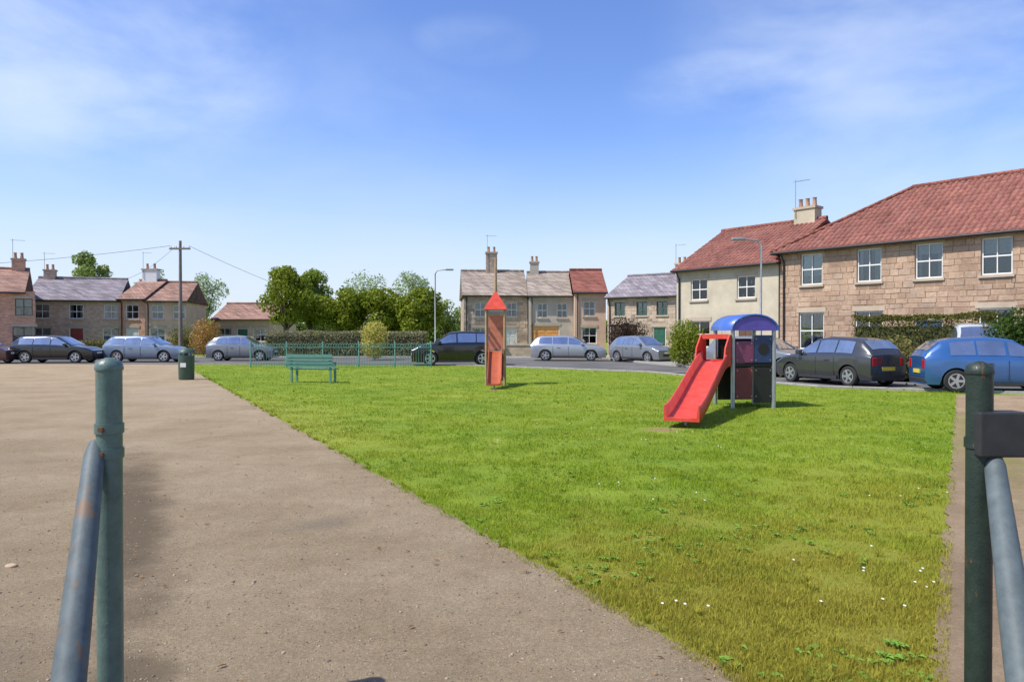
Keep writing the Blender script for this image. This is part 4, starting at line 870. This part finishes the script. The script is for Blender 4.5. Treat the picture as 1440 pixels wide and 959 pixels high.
# ------------------------------------------------------------------ the two near posts
PGREEN = mat('dark_green_paint', (0.016, 0.03, 0.021), .5, noise_s=14, var=.35, coat=.05, bump=.15); PTEAL = mat('weathered_green_paint', (0.085, 0.14, 0.12), .42, noise_s=14, var=.25, coat=.2, bump=.15)
ZINC = mat('dull_zinc', (0.085, 0.108, 0.112), .6, .0, noise_s=16, var=.25, bump=.06); RUST = mat('rusty_bolt', (.16, .07, .03), .8)
def wornpaint(m, rust=(.15, .065, .03), lo=.575, hi=.62, bare=(.28, .27, .25)):
    t = m.node_tree; b = t.nodes['Principled BSDF']; l = t.links.new; src = b.inputs['Base Color'].links[0].from_socket
    o = t.nodes.new('ShaderNodeTexCoord'); cur = src
    for sc, stretch, c, a0_, a1_ in ((7, .22, rust, lo, hi), (34, .5, rust, .66, .70), (60, .08, bare, .70, .74)):
        mp_ = t.nodes.new('ShaderNodeMapping'); mp_.inputs['Scale'].default_value = (1, 1, stretch); l(o.outputs['Object'], mp_.inputs['Vector'])
        n = t.nodes.new('ShaderNodeTexNoise'); n.inputs['Scale'].default_value = sc; n.inputs['Detail'].default_value = 8; n.inputs['Roughness'].default_value = .7; l(mp_.outputs['Vector'], n.inputs['Vector'])
        k = t.nodes.new('ShaderNodeMapRange'); k.inputs['From Min'].default_value = a0_; k.inputs['From Max'].default_value = a1_; l(n.outputs['Fac'], k.inputs['Value'])
        mm = t.nodes.new('ShaderNodeMix'); mm.data_type = 'RGBA'; l(k.outputs['Result'], mm.inputs['Factor']); l(cur, mm.inputs['A']); mm.inputs['B'].default_value = (*c, 1); cur = mm.outputs['Result']
    l(cur, b.inputs['Base Color'])
wornpaint(PGREEN); wornpaint(PTEAL); wornpaint(ZINC, (.16, .10, .06))
def near_post(px, Z, top, side, m, label, brpx, box):
    X = P(px, Z); root = empty('gate_post', (X, Z, 0), 0, label, 'post', 'pair of near gate posts'); r_ = .049
    MB().tube([(0, 0, -.05), (0, 0, top - .02)], r_, 28).build('post', m, root)
    MB().tube([(0, 0, top - .02), (0, 0, top - .012), (0, 0, top + .012), (0, 0, top + .03)], [r_ + .004, r_ + .005, r_, .012], 28).build('cap', m, root)
    # brace running down, outwards and towards the camera
    z0 = 1.16 if not box else 1.12; a = Vector((side * .05, -.01, z0)); zf = 2.05; foot = Vector((P(brpx, zf) - X, zf - Z, 0.0))
    br = MB().tube([a, a.lerp(foot, .04), a.lerp(foot, .5), foot], [.024, .038, .052, .058], 24).build('brace', ZINC, root)
    MB().tube([(foot.x, foot.y, 0), (foot.x, foot.y, .012)], .11, 20).build('foot_plate', ZINC, root)
    for z in ((1.12, 1.22) if not box else (1.16,)):
        MB().tube([(0, 0, z - .02), (0, 0, z + .02)], r_ + .006, 28).build('collar', m, root)
        MB().tube([(0, -r_ - .02, z), (0, -r_ - .004, z)], .011, 6).build('bolt', RUST, root)
    if box:
        MB().box(-.04, .155, -.07, .03, 1.11, 1.29).build('latch_box', mat('black_box', (.028, .03, .03), .5, noise_s=10, var=.3), root, bevel=.008)
near_post(153, 3.0, 1.475, -1, PTEAL, 'weathered green metal post with a grey brace on the path at left', 56, False)
near_post(1378, 3.0, 1.46, 1, PGREEN, 'very dark green metal post with a black latch box at right', 1488, True)
